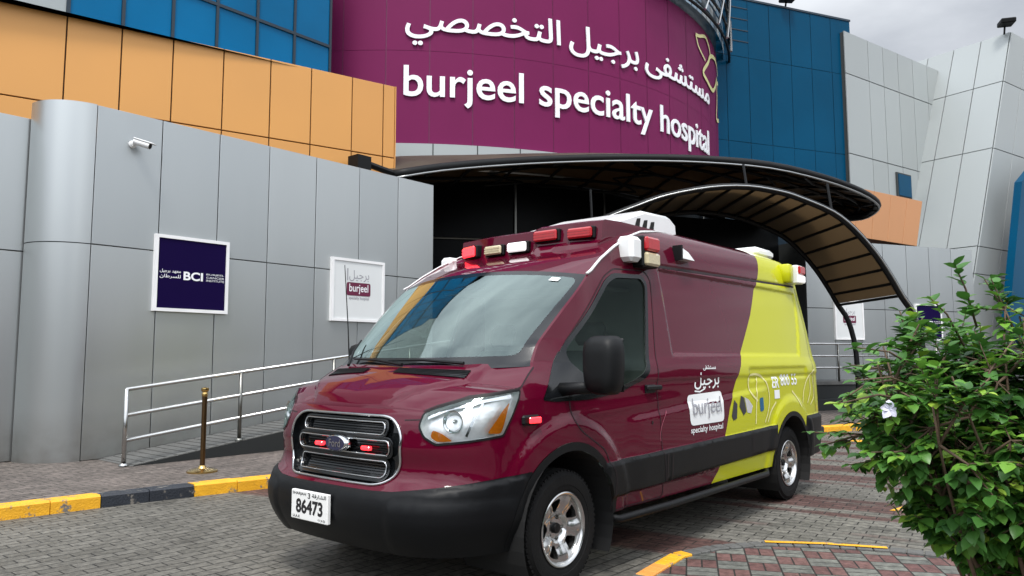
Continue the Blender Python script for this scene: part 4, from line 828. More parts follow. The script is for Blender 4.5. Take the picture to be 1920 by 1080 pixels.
hood_ctr = lambda t: np.array([f0[0]+(-.47-f0[0])*t, 0, f0[2]+(1.315-f0[2])*t**.62]); hood_side = polycurve(HE)
_h = coons(hood_front, hood_rear, hood_ctr, hood_side)
def hood(a, t):
    s_ = -1 if a < 0 else 1; a = abs(a); p = _h(a, t); rise = math.sin(math.pi*min(t*1.0, 1))
    p = p+Z*(.024*float(1-sm(.52+.2*t, .58+.22*t, a))*float(sm(0, .12, t))+.030*(1-a*a)*a**.5*rise*.0+.014*a*(1-a)*4*rise)
    p[1] *= s_; return p
def patchmesh(fn, au, bt, name, mats, parent, mfn=None, quadflip=False):
    b = MB(); V = np.array([[fn(a, t) for t in bt] for a in au]); N = np.zeros_like(V); e = 1e-3
    for i, a in enumerate(au):
        for j, t in enumerate(bt):
            a0, a1, t0, t1 = max(au[0], a-e), min(au[-1], a+e), max(bt[0], t-e), min(bt[-1], t+e)
            if abs(a) < 2*e: a0, a1 = -3*e, 3*e
            n = np.cross(np.array(fn(a1, t))-fn(a0, t), np.array(fn(a, t1))-fn(a, t0)); n = n/(np.linalg.norm(n)+1e-12); N[i, j] = n if n[2]-.3*n[0] > 0 else -n
    nt_ = len(bt); F = []; mm = []
    for i in range(len(au)-1):
        for j in range(nt_-1):
            q = (i*nt_+j, (i+1)*nt_+j, (i+1)*nt_+j+1, i*nt_+j+1); Pq = V.reshape(-1, 3)[list(q)]; fnn = np.cross(Pq[1]-Pq[0], Pq[2]-Pq[0]); nn = N.reshape(-1, 3)[q[0]]; F.append(q if fnn @ nn > 0 else q[::-1]); mm.append(mfn(.5*(au[i]+au[i+1]), .5*(bt[j]+bt[j+1])) if mfn else 0)
    b.add(V.reshape(-1, 3), F, mm); return b.build(name, mats, parent, normals=N.reshape(-1, 3))
au = list(np.linspace(-1, 1, 61)); bt = list(np.linspace(0, 1, 31))
hd = patchmesh(hood, au, bt, 'bonnet', 'maroon', amb)
for y0, y1, nm in ((.18, .66, 1), (-.62, -.10, 1)):
    b = MB()
    a0, a1 = -y0/.92, -y1/.92; a0, a1 = -a0, -a1
    hp = lambda a, t, o: np.array(hood(-a, t))+Z*o
    
    n = 10; V = [hp(a0+(a1-a0)*k/n, t, .004) for k in range(n+1) for t in (.70, .84)]; b.add(V, [(2*k, 2*k+2, 2*k+3, 2*k+1) for k in range(n)])
    g = b.build('bonnet_vent', 'frit', hd, fix=False)
    b = MB()
    for t in (.705, .738, .77, .802, .835): b.tube([hp(a0+(a1-a0)*k/n, t, .006) for k in range(n+1)], .004, 5)
    b.build('vent_slats', 'blackpl', g)
w1 = VP(*AL[0]); w2 = VP(*AL[-1])
ws_b = lambda a: np.array([-.50+(w1[0]+.50)*a**2.4, w1[1]*a, 1.306+(w1[2]-1.306)*a**2]); ws_t = lambda a: np.array([.26+(w2[0]-.26)*a**2.4, w2[1]*a, 2.0+(w2[2]-2.0)*a**2.2])
_w = coons(ws_b, ws_t, lambda t: np.array([-.50+.76*t, 0, 1.306+.694*t])+np.array([-.03, 0, .03])*math.sin(math.pi*t), polycurve(AL))
def wsf(a, t):
    s_ = -1 if a < 0 else 1; p = np.array(_w(abs(a), t)); p[1] *= s_; return p
# glass, black border and pillar cover cut from one sheet
gp = roundpoly([(-.915, .10), (.915, .10), (.945, .95), (-.945, .95)], .07, 6); bp_ = [(-.985, 0), (.985, 0), (.985, 1), (-.985, 1)]; fp = [(-1, 0), (1, 0), (1, 1), (-1, 1)]
gpts = [(a, t) for a in np.linspace(-.99, .99, 56) for t in np.linspace(.01, .99, 26)]
VW, TW = cdt([densify(gp, .03), densify(bp_, .03), densify(fp, .03)], gpts); cw = VW[TW].mean(1); PW = np.array([wsf(*v) for v in VW]); e = 1e-3
NW = np.array([np.cross(wsf(a+e, t)-wsf(a-e, t), wsf(a, min(t+e, 1))-wsf(a, max(t-e, 0))) if abs(a) > 2*e and abs(a) < 1-e else np.cross(wsf(a*.99+3*e, t)-wsf(a*.99-3*e, t), wsf(a*.99, min(t+e, 1))-wsf(a*.99, max(t-e, 0))) for a, t in VW]); NW /= np.linalg.norm(NW, axis=1)[:, None]; NW[NW[:, 2] < 0] *= -1
wsp = None
for nm, mk, m, o in (('windscreen', inside(gp, cw[:, 0], cw[:, 1]), 'wsglass', 0), ('windscreen_border', inside(bp_, cw[:, 0], cw[:, 1]) & ~inside(gp, cw[:, 0], cw[:, 1]), 'frit', 0), ('windscreen_pillar', ~inside(bp_, cw[:, 0], cw[:, 1]) & (cw[:, 0] > 0), 'maroon', 0), ('windscreen_pillar', ~inside(bp_, cw[:, 0], cw[:, 1]) & (cw[:, 0] < 0), 'maroon', 0)):
    T = TW[mk]; u = np.unique(T); mp_ = -np.ones(len(VW), int); mp_[u] = np.arange(len(u)); F = mp_[T]; P = PW[u]; N = NW[u]; fn_ = np.cross(P[F[:, 1]]-P[F[:, 0]], P[F[:, 2]]-P[F[:, 0]]); bad = (fn_*N[F[:, 0]]).sum(1) < 0; F[bad] = F[bad][:, ::-1]
    b = MB(); b.add(P, F); ob = b.build(nm, m, wsp if (wsp and nm != 'windscreen_pillar') else amb, normals=N); wsp = wsp or ob
b = MB(); b.add([wsf(a, .90)-np.array([-.0, 0, -.006]) for a in np.linspace(-.70, -.78, 3)]+[wsf(a, .93)-np.array([-.0, 0, -.006]) for a in np.linspace(-.70, -.78, 3)], [(0, 1, 4, 3), (1, 2, 5, 4)]); 
b = MB(); b.add([wsf(a, t)+np.array([-.004, 0, .004]) for a, t in ((.76, .89), (.83, .885), (.835, .925), (.77, .93))], [(0, 1, 2, 3)]); b.build('sticker', 'whitep', wsp, fix=False)
# cowl and wipers
b = MB(); n = 30
for i in range(n):
    a0, a1 = -1+2*i/n, -1+2*(i+1)/n; q = [hood(a0*.97, 1)+np.array([-.01, 0, -.012]), hood(a1*.97, 1)+np.array([-.01, 0, -.012]), wsf(a1*.97, .04), wsf(a0*.97, .04)]; b.add(q, [(0, 1, 2, 3)])
b.build('cowl', 'blackpl', amb, fix=False)
for y_a, t_a, y_b, t_b in ((.52, .0, .68, .24), (-.10, .02, .50, .055), (-.55, .02, .05, .05)):
    b = MB(); A = wsf(-y_a/.9, t_a)+np.array([-.02, 0, .02]); B = wsf(-y_b/.9, t_b)+np.array([-.02, 0, .022]); b.tube([A, (A+B)/2+np.array([-.01, 0, .012]), B], [.012, .009, .006], 6); b.build('wiper', 'blackpl', amb)
# roof
rs = list(np.r_[np.linspace(.414, 2.0, 22), np.linspace(2.1, 4.68, 16)])
def roof(u, s):
    s_ = -1 if u < 0 else 1; u = abs(u); ez = float(np.interp(s, [p[0] for p in ZE], [p[1] for p in ZE])); e_ = VP(s, ez); t = float(sm(.414, 1.1, s)); dx = .154*(1-t)
    pw = 2.2+.4*t; x = e_[0]-dx*(1-u**2.4); z = roofz(s)+(ez-roofz(s))*u**pw
    return np.array([x, e_[1]*u*s_, z])
patchmesh(lambda u, s: roof(u, s), list(np.linspace(-1, 1, 41)), rs, 'roof', ['maroon', 'lime'], amb, mfn=lambda u, s: 1 if s > 3.60 else 0)
for s_ in (1, -1):
    b = MB(); b.tube([np.array(VP(s, float(np.interp(s, [p[0] for p in ZE], [p[1] for p in ZE]))+.004))*[1, s_, 1]+Z*.004 for s in np.linspace(.40, 1.75, 28)], [.010 if s_ == 1 else .006]*20+[.009-.0009*k for k in range(8)], 8); b.build('roof_strip', 'white', amb, smooth=True)
# light housing on the brow of the roof
def brow(y):
    k = float(sm(-.10, -.02, y)); top = 2.425-.022*k; bot = 2.235-.07*k; arc = .0+.06*max(0, y-.45)/.35+.04*max(0, -.45-y)/.25
    rx = lambda x: roofz(x+.05)-.0-.10*(abs(y)/.8)**2.4
    return [(.80+arc, y, min(bot-.05, rx(.72))-.02), (.86+arc, y, bot), (.905+arc, y, bot+.03), (.925+arc, y, top-.015), (.96+arc, y, top), (1.20, y, top+.012), (1.75, y, rx(1.75)-.01)]
ys = [.80, .795]+list(np.linspace(.78, .0, 12))+[-.02, -.04, -.06, -.08, -.10, -.12]+list(np.linspace(-.2, -.66, 8))+[-.675, -.68]
b = MB(); rows = [brow(y) for y in ys]; k = len(rows[0])
for ii in (0, -1):
    rows[ii] = [(p[0]+.05, p[1], p[2]-.03) for p in rows[ii]]
b.add([p for r in rows for p in r], [(i*k+j, (i+1)*k+j, (i+1)*k+j+1, i*k+j+1) for i in range(len(rows)-1) for j in range(k-1)]+[tuple(range(k)), tuple(range(len(rows)*k-1, (len(rows)-1)*k-1, -1))]); b.build('light_housing', 'maroon', amb, angle=28)
def beacon(c, w, h, yaw, lens, name='warning_light', dep=.05, par=None):
    d = dirv(yaw); s_ = np.array([-d[1], d[0], 0]); e = MB(); e.box((-.05, -w/2, -h/2), (.02, w/2, h/2), 0, ax=(d, s_, Z), org=c, bev=.008); o = e.build(name, 'blackpl', par or amb)
    e = MB(); e.box((.0201, -w/2+.010, -h/2+.008), (dep, w/2-.010, h/2-.008), 0, ax=(d, s_, Z), org=c, bev=.012)
    for k in range(3): e.box((dep+.0005, -w/2+.02, -h/2+.018+k*(h-.036)/3), (dep+.004, w/2-.02, -h/2+.018+(k+.65)*(h-.036)/3), 0, ax=(d, s_, Z), org=c)
    e.build('lens', lens, o); return o
beacon((.93, .635, 2.285), .21, .105, 163, 'redlit'); beacon((.905, .345, 2.270), .205, .090, 178, 'cream'); beacon((.90, .085, 2.272), .215, .092, 180, 'clear'); beacon((.905, -.20, 2.335), .245, .098, 180, 'redlens'); beacon((.92, -.515, 2.325), .235, .095, 184, 'redlens')
for s_ in (-1, 1):
    b = MB(); b.box((.865, min(s_*.84, s_*.985), 2.075), (1.02, max(s_*.84, s_*.975), 2.26), 0, bev=.03); o = b.build('side_light_pod', 'white', amb, angle=28)
    b = MB(); b.box((1.02, min(s_*.84, s_*.985), 2.045), (1.235, max(s_*.84, s_*.985), 2.275), 0, bev=.01); b.build('pod_base', 'blackpl', o)
    b = MB(); b.box((1.035, min(s_*.93, s_*1.015), 2.165), (1.225, max(s_*.93, s_*1.015), 2.268), 0, bev=.015); b.build('red_lens', 'redlens', o); b = MB(); b.box((1.035, min(s_*.93, s_*1.015), 2.055), (1.225, max(s_*.93, s_*1.015), 2.153), 0, bev=.015); b.build('white_lens', 'cream', o)
    b = MB(); b.box((4.07, min(s_*.80, s_*.93), 2.165), (4.20, max(s_*.80, s_*.93), 2.36), 0, bev=.014); o = b.build('side_light_pod', 'lime', amb, angle=50)
    b = MB(); b.box((4.20, min(s_*.83, s_*.975), 2.16), (4.37, max(s_*.83, s_*.975), 2.355), 0, bev=.012); b.build('pod_base', 'white', o); b = MB(); b.box((4.21, min(s_*.9, s_*.995), 2.26), (4.375, max(s_*.9, s_*.995), 2.345), 0, bev=.012); b.build('red_lens', 'redlens', o); b = MB(); b.box((4.21, min(s_*.9, s_*.995), 2.17), (4.375, max(s_*.9, s_*.995), 2.25), 0, bev=.012); b.build('white_lens', 'clear', o)
    b = MB(); b.add([(1.72, s_*.86, 2.28), (1.90, s_*.86, 2.25), (1.93, s_*.86, 2.17), (1.72, s_*.86, 2.17), (1.74, s_*.925, 2.265), (1.84, s_*.925, 2.24), (1.92, s_*.94, 2.175), (1.72, s_*.95, 2.175)], [(0, 1, 5, 4), (1, 2, 6, 5), (4, 5, 6, 7), (0, 4, 7, 3), (3, 7, 6, 2)]); o = b.build('scene_light', 'white', amb); b = MB(); b.box((1.695, min(s_*.86, s_*.94), 2.165), (1.719, max(s_*.86, s_*.94), 2.285)); b.build('light_bracket', 'blackpl', o)
# roof air conditioners
b = MB(); V = []
prof = [(1.28, 2.43), (1.42, 2.50), (1.95, 2.665), (2.40, 2.68), (2.50, 2.63), (2.52, 2.50)]
for y in (-.46, -.42, .42, .46):
    e = .03 if abs(y) > .44 else 0; V += [(x, y, z-e) for x, z in prof]
k = 6; b.add(V, [(i*k+j, (i+1)*k+j, (i+1)*k+j+1, i*k+j+1) for i in range(3) for j in range(k-1)]+[tuple(range(k)), tuple(range(4*k-1, 3*k-1, -1))]); ac = b.build('air_conditioner', 'white', amb, angle=30)
b = MB()
for i in range(3): b.add([(1.78+i*.12, -.462, 2.50), (1.86+i*.12, -.462, 2.50), (1.88+i*.12, -.462, 2.585), (1.82+i*.12, -.462, 2.575)], [(0, 1, 2, 3)])
b.build('cooling_vents', 'dark', ac, fix=False)
b = MB(); b.box((4.12, -.58, 2.47), (4.60, .05, 2.585), 0, bev=.04); b.build('roof_vent_box', 'white', amb, angle=40)
# grille
def gloop(hw, z0, z1, r, n=6): return rrect(-hw, z0, hw, z1, r, n)
gfull = [(y, z) for y, z in [(-.0, 1.05)]]
gy = lambda s: float(np.interp(s, _ys[::-1] if _ys[0] > _ys[-1] else _ys, _yy[::-1] if _ys[0] > _ys[-1] else _yy))
gl = [(gy(s), z) for s, z in gr[1:-1]]; loop = [(-y, z) for y, z in gl]+[(y, z) for y, z in gl[::-1]]
loopd = densify(roundpoly(loop, .05), .04)
b = MB(); Vg, Tg = cdt([loopd], [(y, z) for y in np.linspace(-.5, .5, 30) for z in np.linspace(.67, 1.04, 10)]); cg = Vg[Tg].mean(1); Tg = Tg[inside(loopd, cg[:, 0], cg[:, 1])]; b.add([G(y, z, -.035) for y, z in Vg], Tg)
for z in np.arange(.69, 1.04, .0145): 
    hw = .42; b.tube([G(y, z, -.030) for y in np.linspace(-hw, hw, 12)], .0028, 4)
gri = b.build('grille', 'frit', amb, fix=False)
b = MB(); b.tube([G(y, z, .006) for y, z in loopd], .0085, 8, closed=True); b.build('chrome_surround', 'chrome', gri, smooth=True)
b = MB(); n = len(loopd); b.add([G(y, z, .004) for y, z in loopd]+[G(y, z, -.036) for y, z in loopd], [(i, (i+1) % n, (i+1) % n+n, i+n) for i in range(n)]); b.build('grille_edge', 'frit', gri, fix=False)
for hw, z0, z1 in ((.385, .945, 1.015), (.43, .830, .912), (.405, .705, .795)):
    Lp = densify(gloop(hw, z0, z1, .032), .03); b = MB(); b.tube([G(y, z, -.006) for y, z in Lp], .005, 6, closed=True); bar = b.build('chrome_bar', 'chrome', gri, smooth=True)
    Lo = densify(gloop(hw+.022, z0-.020, z1+.020, .045), .03); n1 = len(Lp); m_ = 60
    def rs_(Lq):
        q = np.array(Lq+[Lq[0]]); t = np.r_[0, np.cumsum(np.linalg.norm(np.diff(q, axis=0), axis=1))]; t /= t[-1]; tt = np.linspace(0, 1, 121)[:-1]; return [(np.interp(x, t, q[:, 0]), np.interp(x, t, q[:, 1])) for x in tt]
    A_, B_ = rs_(Lp), rs_(Lo); b = MB(); b.add([G(y, z, -.006) for y, z in A_]+[G(y, z, -.012) for y, z in B_]+[G(y, z, -.034) for y, z in A_], [(i, (i+1) % 120, (i+1) % 120+120, i+120) for i in range(120)]+[(i, (i+1) % 120, (i+1) % 120+240, i+240) for i in range(120)]); b.build('bar_surround', 'frit', gri, smooth=True)
for y in (.20, -.245):
    c = np.array(G(y, .862, -.004)); b = MB(); b.box((-.012, -.038, -.012), (.018, .038, .013), 0, org=c, ax=((1, 0, 0), (0, 1, 0), Z), bev=.006); b.build('grille_light', 'redlit', gri)
c = np.array(G(0, .878, .02)); b = MB(); el = [(.105*math.cos(t), .050*math.sin(t)) for t in np.linspace(0, 2*math.pi, 40, endpoint=False)]
V = [c+np.array([.03, -y*1.0, z]) for y, z in el]+[c+np.array([-.004, -y*.97, z*.97]) for y, z in el]+[c+np.array([-.010, -y*.88, z*.84]) for y, z in el]; b.add(V, [(i, (i+1) % 40, (i+1) % 40+40, i+40) for i in range(40)]+[(i+40, (i+1) % 40+40, (i+1) % 40+80, i+80) for i in range(40)]); bd = b.build('badge', 'chrome', gri, smooth=True)
b = MB(); b.add([c+np.array([-.0095, -y*.88, z*.84]) for y, z in el], [tuple(range(40))]); b.build('badge_face', 'navy', bd); b = MB(); put_text(b, 'Ford', lambda u, v, o: tuple(c+np.array([-.0115, -u, v+.1*0])), (-.055, -.022, .055, .024), .01); b.build('badge_script', 'chrome', bd, fix=False)
# licence plate
pc = np.array([-1.046, .088, .512]); PF = lambda u, v, o=0.: tuple(pc+np.array([-.006-o, -u, v]))
b = MB(); b.box((-.005, -.18, -.085), (.02, .18, .085), 0, org=pc, ax=((1, 0, 0), (0, 1, 0), Z), bev=.004); pl_ = b.build('licence_plate', 'plate', amb)
b = MB(); put_text(b, '86473', PF, (-.13, -.048, .135, .038), .035); put_text(b, '3', PF, (-.012, .044, .012, .077), .02); put_text(b, 'SHARJAH', PF, (-.165, .054, -.03, .074), .02); put_text(b, '\uFE94\uFED7\uFEAD\uFE8E\uFEB8\uFEDF\uFE8D', PF, (.03, .048, .165, .076), .02); put_text(b, 'U.A.E', PF, (-.16, -.075, -.09, -.060), .02); put_text(b, '\uFE95.\uFEE1.\uFE89', PF, (.09, -.078, .16, -.060), .02); b.build('plate_lettering', 'ink', pl_, fix=False)
# grip marks on the flank
def flank_patch(name, poly, m, off, par=amb):
    V, T = cdt([densify(poly, .04)], [(x, z) for x in np.arange(1.3, 4.6, .05) for z in np.arange(.75, 1.4, .05) if inside(poly, np.array([x]), np.array([z]))[0]]); cc_ = V[T].mean(1); T = T[inside(poly, cc_[:, 0], cc_[:, 1])]; b = MB(); b.add([FL(x, z, off) for x, z in V], T); return b.build(name, m, par, fix=False)
flank_patch('logo_panel', roundpoly([(1.537, 1.098), (2.147, 1.114), (2.154, .868), (1.562, .866)], .05, 6), 'whitep', .003)
b = MB(); put_text(b, 'burjeel', lambda u, v, o: FL(u, v, .011), (1.60, .905, 2.10, 1.072), .0); b.build('logo_lettering', 'greytxt', amb, fix=False)
b = MB(); T_ = lambda u, v, o: FL(u, v, .003)
put_text(b, AR['burjeel'], T_, (1.67, 1.135, 2.11, 1.268), .012); put_text(b, AR['mustashfa'], T_, (1.82, 1.282, 2.05, 1.325), .012); put_text(b, 'specialty hospital', T_, (1.565, .795, 2.125, .855), .012); ribbon2d(b, [(1.67, 1.125), (1.76, 1.118), (1.85, 1.14)], .012, T_)
b.build('flank_lettering', 'whitep', amb, fix=False)
b = MB(); put_text(b, '800 55', T_, (3.46, 1.115, 3.90, 1.225), .02); put_text(b, 'ER', T_, (3.25, 1.10, 3.42, 1.205), .02); b.add([FL(x, z, .003) for x, z in ((3.29, 1.0), (3.42, 1.0), (3.42, 1.08), (3.29, 1.08))], [(0, 1, 2, 3)]); b.build('phone_lettering', 'whitep', amb, fix=False)
b = MB()
for Pt in ([(2.80, .80), (2.82, .95), (2.86, 1.10), (2.90, 1.21)], [(2.86, 1.0), (2.72, 1.08), (2.70, 1.20), (2.80, 1.235), (2.98, 1.22), (3.12, 1.14), (3.16, 1.0), (3.10, .88), (3.02, .80)], [(3.10, .80), (3.20, .90), (3.32, .97)], [(4.05, .93), (4.1, 1.05), (4.22, 1.16), (4.42, 1.24), (4.52, 1.26)], [(4.30, 1.20), (4.32, 1.05), (4.2, .92)], [(4.42, 1.24), (4.45, 1.0), (4.3, .90)], [(3.75, 1.06), (3.85, 1.0), (3.95, .90)]):
    b = MB(); P = catm(Pt, 5); ribbon2d(b, P, .020, lambda s, z, o: FL(s, z, .0035)); b.build('artwork_line', 'yellowish', amb, fix=False)
flank_patch('printed_picture', [(2.30, .90), (2.36, 1.03), (2.42, .99), (2.40, .87), (2.33, .86)], 'photo', .003); flank_patch('printed_picture', [(2.46, .97), (2.50, 1.06), (2.56, 1.04), (2.60, .92), (2.54, .89)], 'photo', .003); flank_patch('printed_picture', [(2.57, 1.045), (2.66, 1.02), (2.74, .96), (2.70, .90), (2.62, .91)], 'silver', .003)
flank_patch('printed_picture', roundpoly([(2.91, .90), (2.90, 1.02), (2.99, 1.03), (3.00, .91)], .02), 'teal', .003)
b = MB(); ribbon2d(b, catm([(1.10, .79), (1.10, .86), (1.14, .93), (1.20, 1.0)], 5), .006, lambda s, z, o: FL(s, z, .003)); b.build('fuel_flap_edge', 'redtxt', amb, fix=False)
# handle, lock, marker
b = MB(); c = np.array(SK(1.0, 1.172, .0)); b.box((-.09, -.035, -.018), (.12, -.012, .018), 0, org=c, ax=((1, 0, 0), (0, 1, 0), Z), bev=.01); b.box((-.085, -.014, -.035), (.05, -.001, .022), 0, org=c, ax=((1, 0, 0), (0, 1, 0), Z), bev=.004)
dn = [o for o in amb.children if o.name.startswith('door')][0]; b.build('door_handle', 'blackpl', dn); b = MB(); b.lathe([(.012, -.004), (.001, -.005)], tuple(SK(.987, .93, 0)), 'y', 10); b.build('door_lock', 'dark', dn)
b = MB(); c = np.array(SK(-.335, 1.027, 0)); d_ = np.array(SK(-.28, 1.027))-np.array(SK(-.39, 1.027)); d_ /= np.linalg.norm(d_); n_ = np.array([d_[1], -d_[0], 0])
b.box((-.075, -.002, -.027), (.062, .026, .030), 0, org=c, ax=(d_, n_, Z), bev=.012); mk_ = b.build('fender_light', 'blackpl', amb); b = MB(); b.box((-.035, .0262, -.017), (.060, .040, .018), 0, org=c, ax=(d_, n_, Z), bev=.006); b.build('lens', 'redlit', mk_)
# mirrors
def mirror(cx_, y0, y1, x0, x1, z0, z1, arm):
    b = MB(); yc, hw = (y0+y1)/2, abs(y1-y0)/2; zc, hz = (z0+z1)/2, (z1-z0)/2; V = []; F = []; n = 32
    for k, (xx, sc) in enumerate(((x1, .93), (x1-.01, 1.0), ((x0+x1)/2, .99), (x0+.025, .90), (x0+.005, .70), (x0, .40))):
        for t in np.linspace(0, 2*math.pi, n, endpoint=False):
            c_, s_ = math.cos(t), math.sin(t); q = (abs(c_)**4.5+abs(s_)**4.5)**(-1/4.5); tp = 1-.10*(s_*q*-1 > 0)*abs(s_*q); V.append((xx, yc+hw*sc*c_*q*tp, zc+hz*sc*s_*q))
    for k in range(5): F += [(k*n+j, k*n+(j+1) % n, (k+1)*n+(j+1) % n, (k+1)*n+j) for j in range(n)]
    F += [tuple(range(5*n, 6*n))]; b.add(V, F); o = b.build('wing_mirror', 'blackpl', amb, smooth=True)
    b = MB(); b.add([(x1-.004, yc+hw*.9*c_, zc+hz*.9*s_) for c_, s_ in ((-1, -1), (1, -1), (1, 1), (-1, 1))], [(0, 1, 2, 3)]); b.build('mirror_glass', 'chrome', o)
    b = MB(); b.tube(arm, [.045, .038, .04], 10); b.build('mirror_arm', 'blackpl', o, smooth=True)
mirror(0, -1.175, -1.405, -.075, .075, 1.165, 1.515, [(-.02, -1.0, 1.19), (-.0, -1.10, 1.20), (.0, -1.22, 1.21)])
mirror(0, 1.05, 1.20, .05, .18, 1.22, 1.50, [(-.02, .98, 1.19), (.05, 1.05, 1.22), (.1, 1.12, 1.25)])
b = MB(); b.lathe([(.03, 0), (.028, .02), (.012, .04), (.001, .045)], (-.26, .75, 1.29), n=12); b.tube([(-.262, .75, 1.32), (-.28, .75, 1.60), (-.32, .752, 2.07)], [.006, .0042, .003], 6); b.build('antenna', 'dark', amb)
# running board
b = MB(); b.tube([(.50, -.98, .355), (.55, -1.045, .335), (1.2, -1.06, .335), (3.0, -1.055, .345), (3.12, -1.0, .36)], .026, 10); b.tube([(.52, -.93, .335), (.60, -1.0, .315), (3.0, -1.0, .325), (3.1, -.95, .34)], .022, 8); b.build('running_board', 'blackpl', amb, smooth=True)
b = MB(); b.tube([(.50, .98, .355), (.55, 1.045, .335), (3.0, 1.055, .345), (3.12, 1.0, .36)], .026, 10); b.build('running_board', 'blackpl', amb, smooth=True)
# cab interior
b = MB(); b.box((-.45, -.90, .95), (.10, .90, 1.235), 0, bev=.06); b.box((-.12, -.62, 1.22), (.12, -.22, 1.32), 0, bev=.04); b.build('dashboard', 'interior', amb, angle=50)
b = MB(); b.box((1.36, -.88, .5), (1.40, .88, 2.28), 0); b.box((.62, -.66, 1.90), (1.36, .66, 1.92), 0); b.build('cab_partition', 'cabwall', amb)
for y in (-.45, .45):
    b = MB(); b.box((.45, y-.24, .62), (.98, y+.24, .78), 0, bev=.05); ax3 = ((1, 0, .0), (0, 1, 0), (.25, 0, 1)); b.box((-.06, -.24, 0), (.07, .24, .68), 0, ax=ax3, org=(.90, y, .76), bev=.05); b.box((-.04, -.13, .72), (.06, .13, .90), 0, ax=ax3, org=(.90, y, .76), bev=.04); b.build('cab_seat', 'seat', amb, angle=50)
b = MB(); th = np.linspace(0, 2*math.pi, 28, endpoint=False); cc3 = np.array([.26, -.43, 1.26]); U = np.array([.45, 0, .89]); b.tube([cc3+np.array([0, 1, 0])*.19*math.cos(t)+U*.19*math.sin(t) for t in th], .014, 6, closed=True); b.tube([cc3-np.array([0, .18, 0]), cc3+np.array([.0, .18, 0])], .014, 6); b.tube([cc3, cc3+np.array([-.25, 0, -.15])], .03, 8); b.build('steering_wheel', 'blackpl', amb)
# wheels
def rimface():
    P = [circ(0, 0, .197, 60), circ(0, 0, .030, 24)]; H = []
    for k in range(5):
        a = 90+72*k; q = []
        for r_, d_ in ((.176, 16), (.178, 8), (.178, 0), (.178, -8), (.176, -16), (.135, -13), (.104, -6), (.104, 6), (.135, 13)): q.append((r_*math.cos(R(a+14+d_)), r_*math.sin(R(a+14+d_))))
        H.append(roundpoly(q, .014, 3)); H.append(circ(.062*math.cos(R(a+50)), .062*math.sin(R(a+50)), .0105, 12))
    return P, H
Pq, Hq = rimface(); Vr, Tr = cdt([densify(p, .012) for p in Pq+Hq], [(r_*math.cos(t), r_*math.sin(t)) for r_ in np.arange(.04, .195, .012) for t in np.linspace(0, 2*math.pi, int(r_*420), endpoint=False)])
cr = Vr[Tr].mean(1); k_ = inside(Pq[0], cr[:, 0], cr[:, 1])
for h_ in Hq: k_ &= ~inside(h_, cr[:, 0], cr[:, 1])
Tr = Tr[k_]
def rdepth(x, z):
    r_ = math.hypot(x, z); a = math.degrees(math.atan2(z, x)); sp = abs(((a-90-50) % 72+36) % 72-36)   # 0 on the spoke axis
    return -(.070+.034*float(sm(.07, .17, r_))-.020*float(1-sm(.045, .075, r_))*0-.016*float(sm(4, 18, sp))*float(sm(.085, .12, r_))-.022*float(1-sm(.072, .082, r_)))
def wheel(c):
    c = np.array(c); w = MB(); w.lathe([(.001, .02), (.19, .02), (.19, .06)], c, 'y', 32); w.lathe([(.001, -.02), (.14, -.02), (.14, .01)], c, 'y', 24); wh = w.build('wheel', 'dark', amb, angle=40)
    b = MB(); b.lathe([(.205, .10), (.24, .116), (.30, .120), (.337, .108), (.350, .088), (.3555, .060), (.3555, .048), (.349, .046), (.349, .038), (.3555, .036), (.3555, .006), (.349, .004), (.349, -.004), (.3555, -.006), (.3555, -.036), (.349, -.038), (.349, -.046), (.3555, -.048), (.3555, -.060), (.350, -.088), (.337, -.108), (.32, -.118), (.318, -.121), (.29, -.123), (.262, -.121), (.26, -.118), (.235, -.116), (.222, -.110), (.212, -.10)], c, 'y', 64)
    for k in range(64):
        t = 2*math.pi*k/64; d_ = np.array([math.cos(t), 0, math.sin(t)]); s_ = np.array([-math.sin(t), 0, math.cos(t)])
        for yy in (-.104, .104): b.box((.329, -.0095, -.010), (.3505, .0095, .010), 0, ax=(d_, s_, (0, 1, 0)), org=c+np.array([0, yy*.93, 0]))
    b.build('tyre', 'rubber', wh, angle=32)
    b = MB(); F = [tuple(t) for t in Tr]; V = [c+np.array([x, rdepth(x, z), z]) for x, z in Vr]; b.add(V, F); cnt = set()
    for t in Tr:
        for a, q in ((t[0], t[1]), (t[1], t[2]), (t[2], t[0])): cnt.add((a, q))
    kk = len(V); bd_ = [(a, q) for a, q in cnt if (q, a) not in cnt]; b.v += [tuple(np.array(v)+np.array([0, .035, 0])) for v in V]; b.f += [(a, q, q+kk, a+kk) for a, q in bd_]; b.m += [0]*len(bd_)
    b.lathe([(.208, -.104), (.219, -.112), (.221, -.118), (.214, -.122), (.205, -.118), (.196, -.104), (.194, -.06), (.188, .06)], c, 'y', 56); b.build('rim', 'alloy', wh, angle=38)
    b = MB(); b.lathe([(.031, -.045), (.033, -.062), (.028, -.070), (.001, -.072)], c, 'y', 24)
    b.build('centre_cap', 'blackpl', wh, angle=40)
    b = MB()
    for k in range(5): a = R(140+72*k); b.lathe([(.0085, -.02), (.0085, -.058), (.001, -.060)], c+np.array([.062*math.cos(a), 0, .062*math.sin(a)]), 'y', 6)
    b.build('lug_nuts', 'steeld', wh); return wh
w0 = wheel((0, -.885, .356))
def copy_wheel(dx, mir):
    c = w0.copy(); COL.objects.link(c); c.parent = amb
    for k in w0.children: q = k.copy(); COL.objects.link(q); q.parent = c
    base = Vector((0+0, 0, 0)); 
    if mir: c.rotation_euler = (0, 0, math.pi); c.location = Vector((dx-2*0, 0, 0))+Vector((1.9, 0, 0))*1.0-Vector((1.9, 0, 0))*1.0
    return c
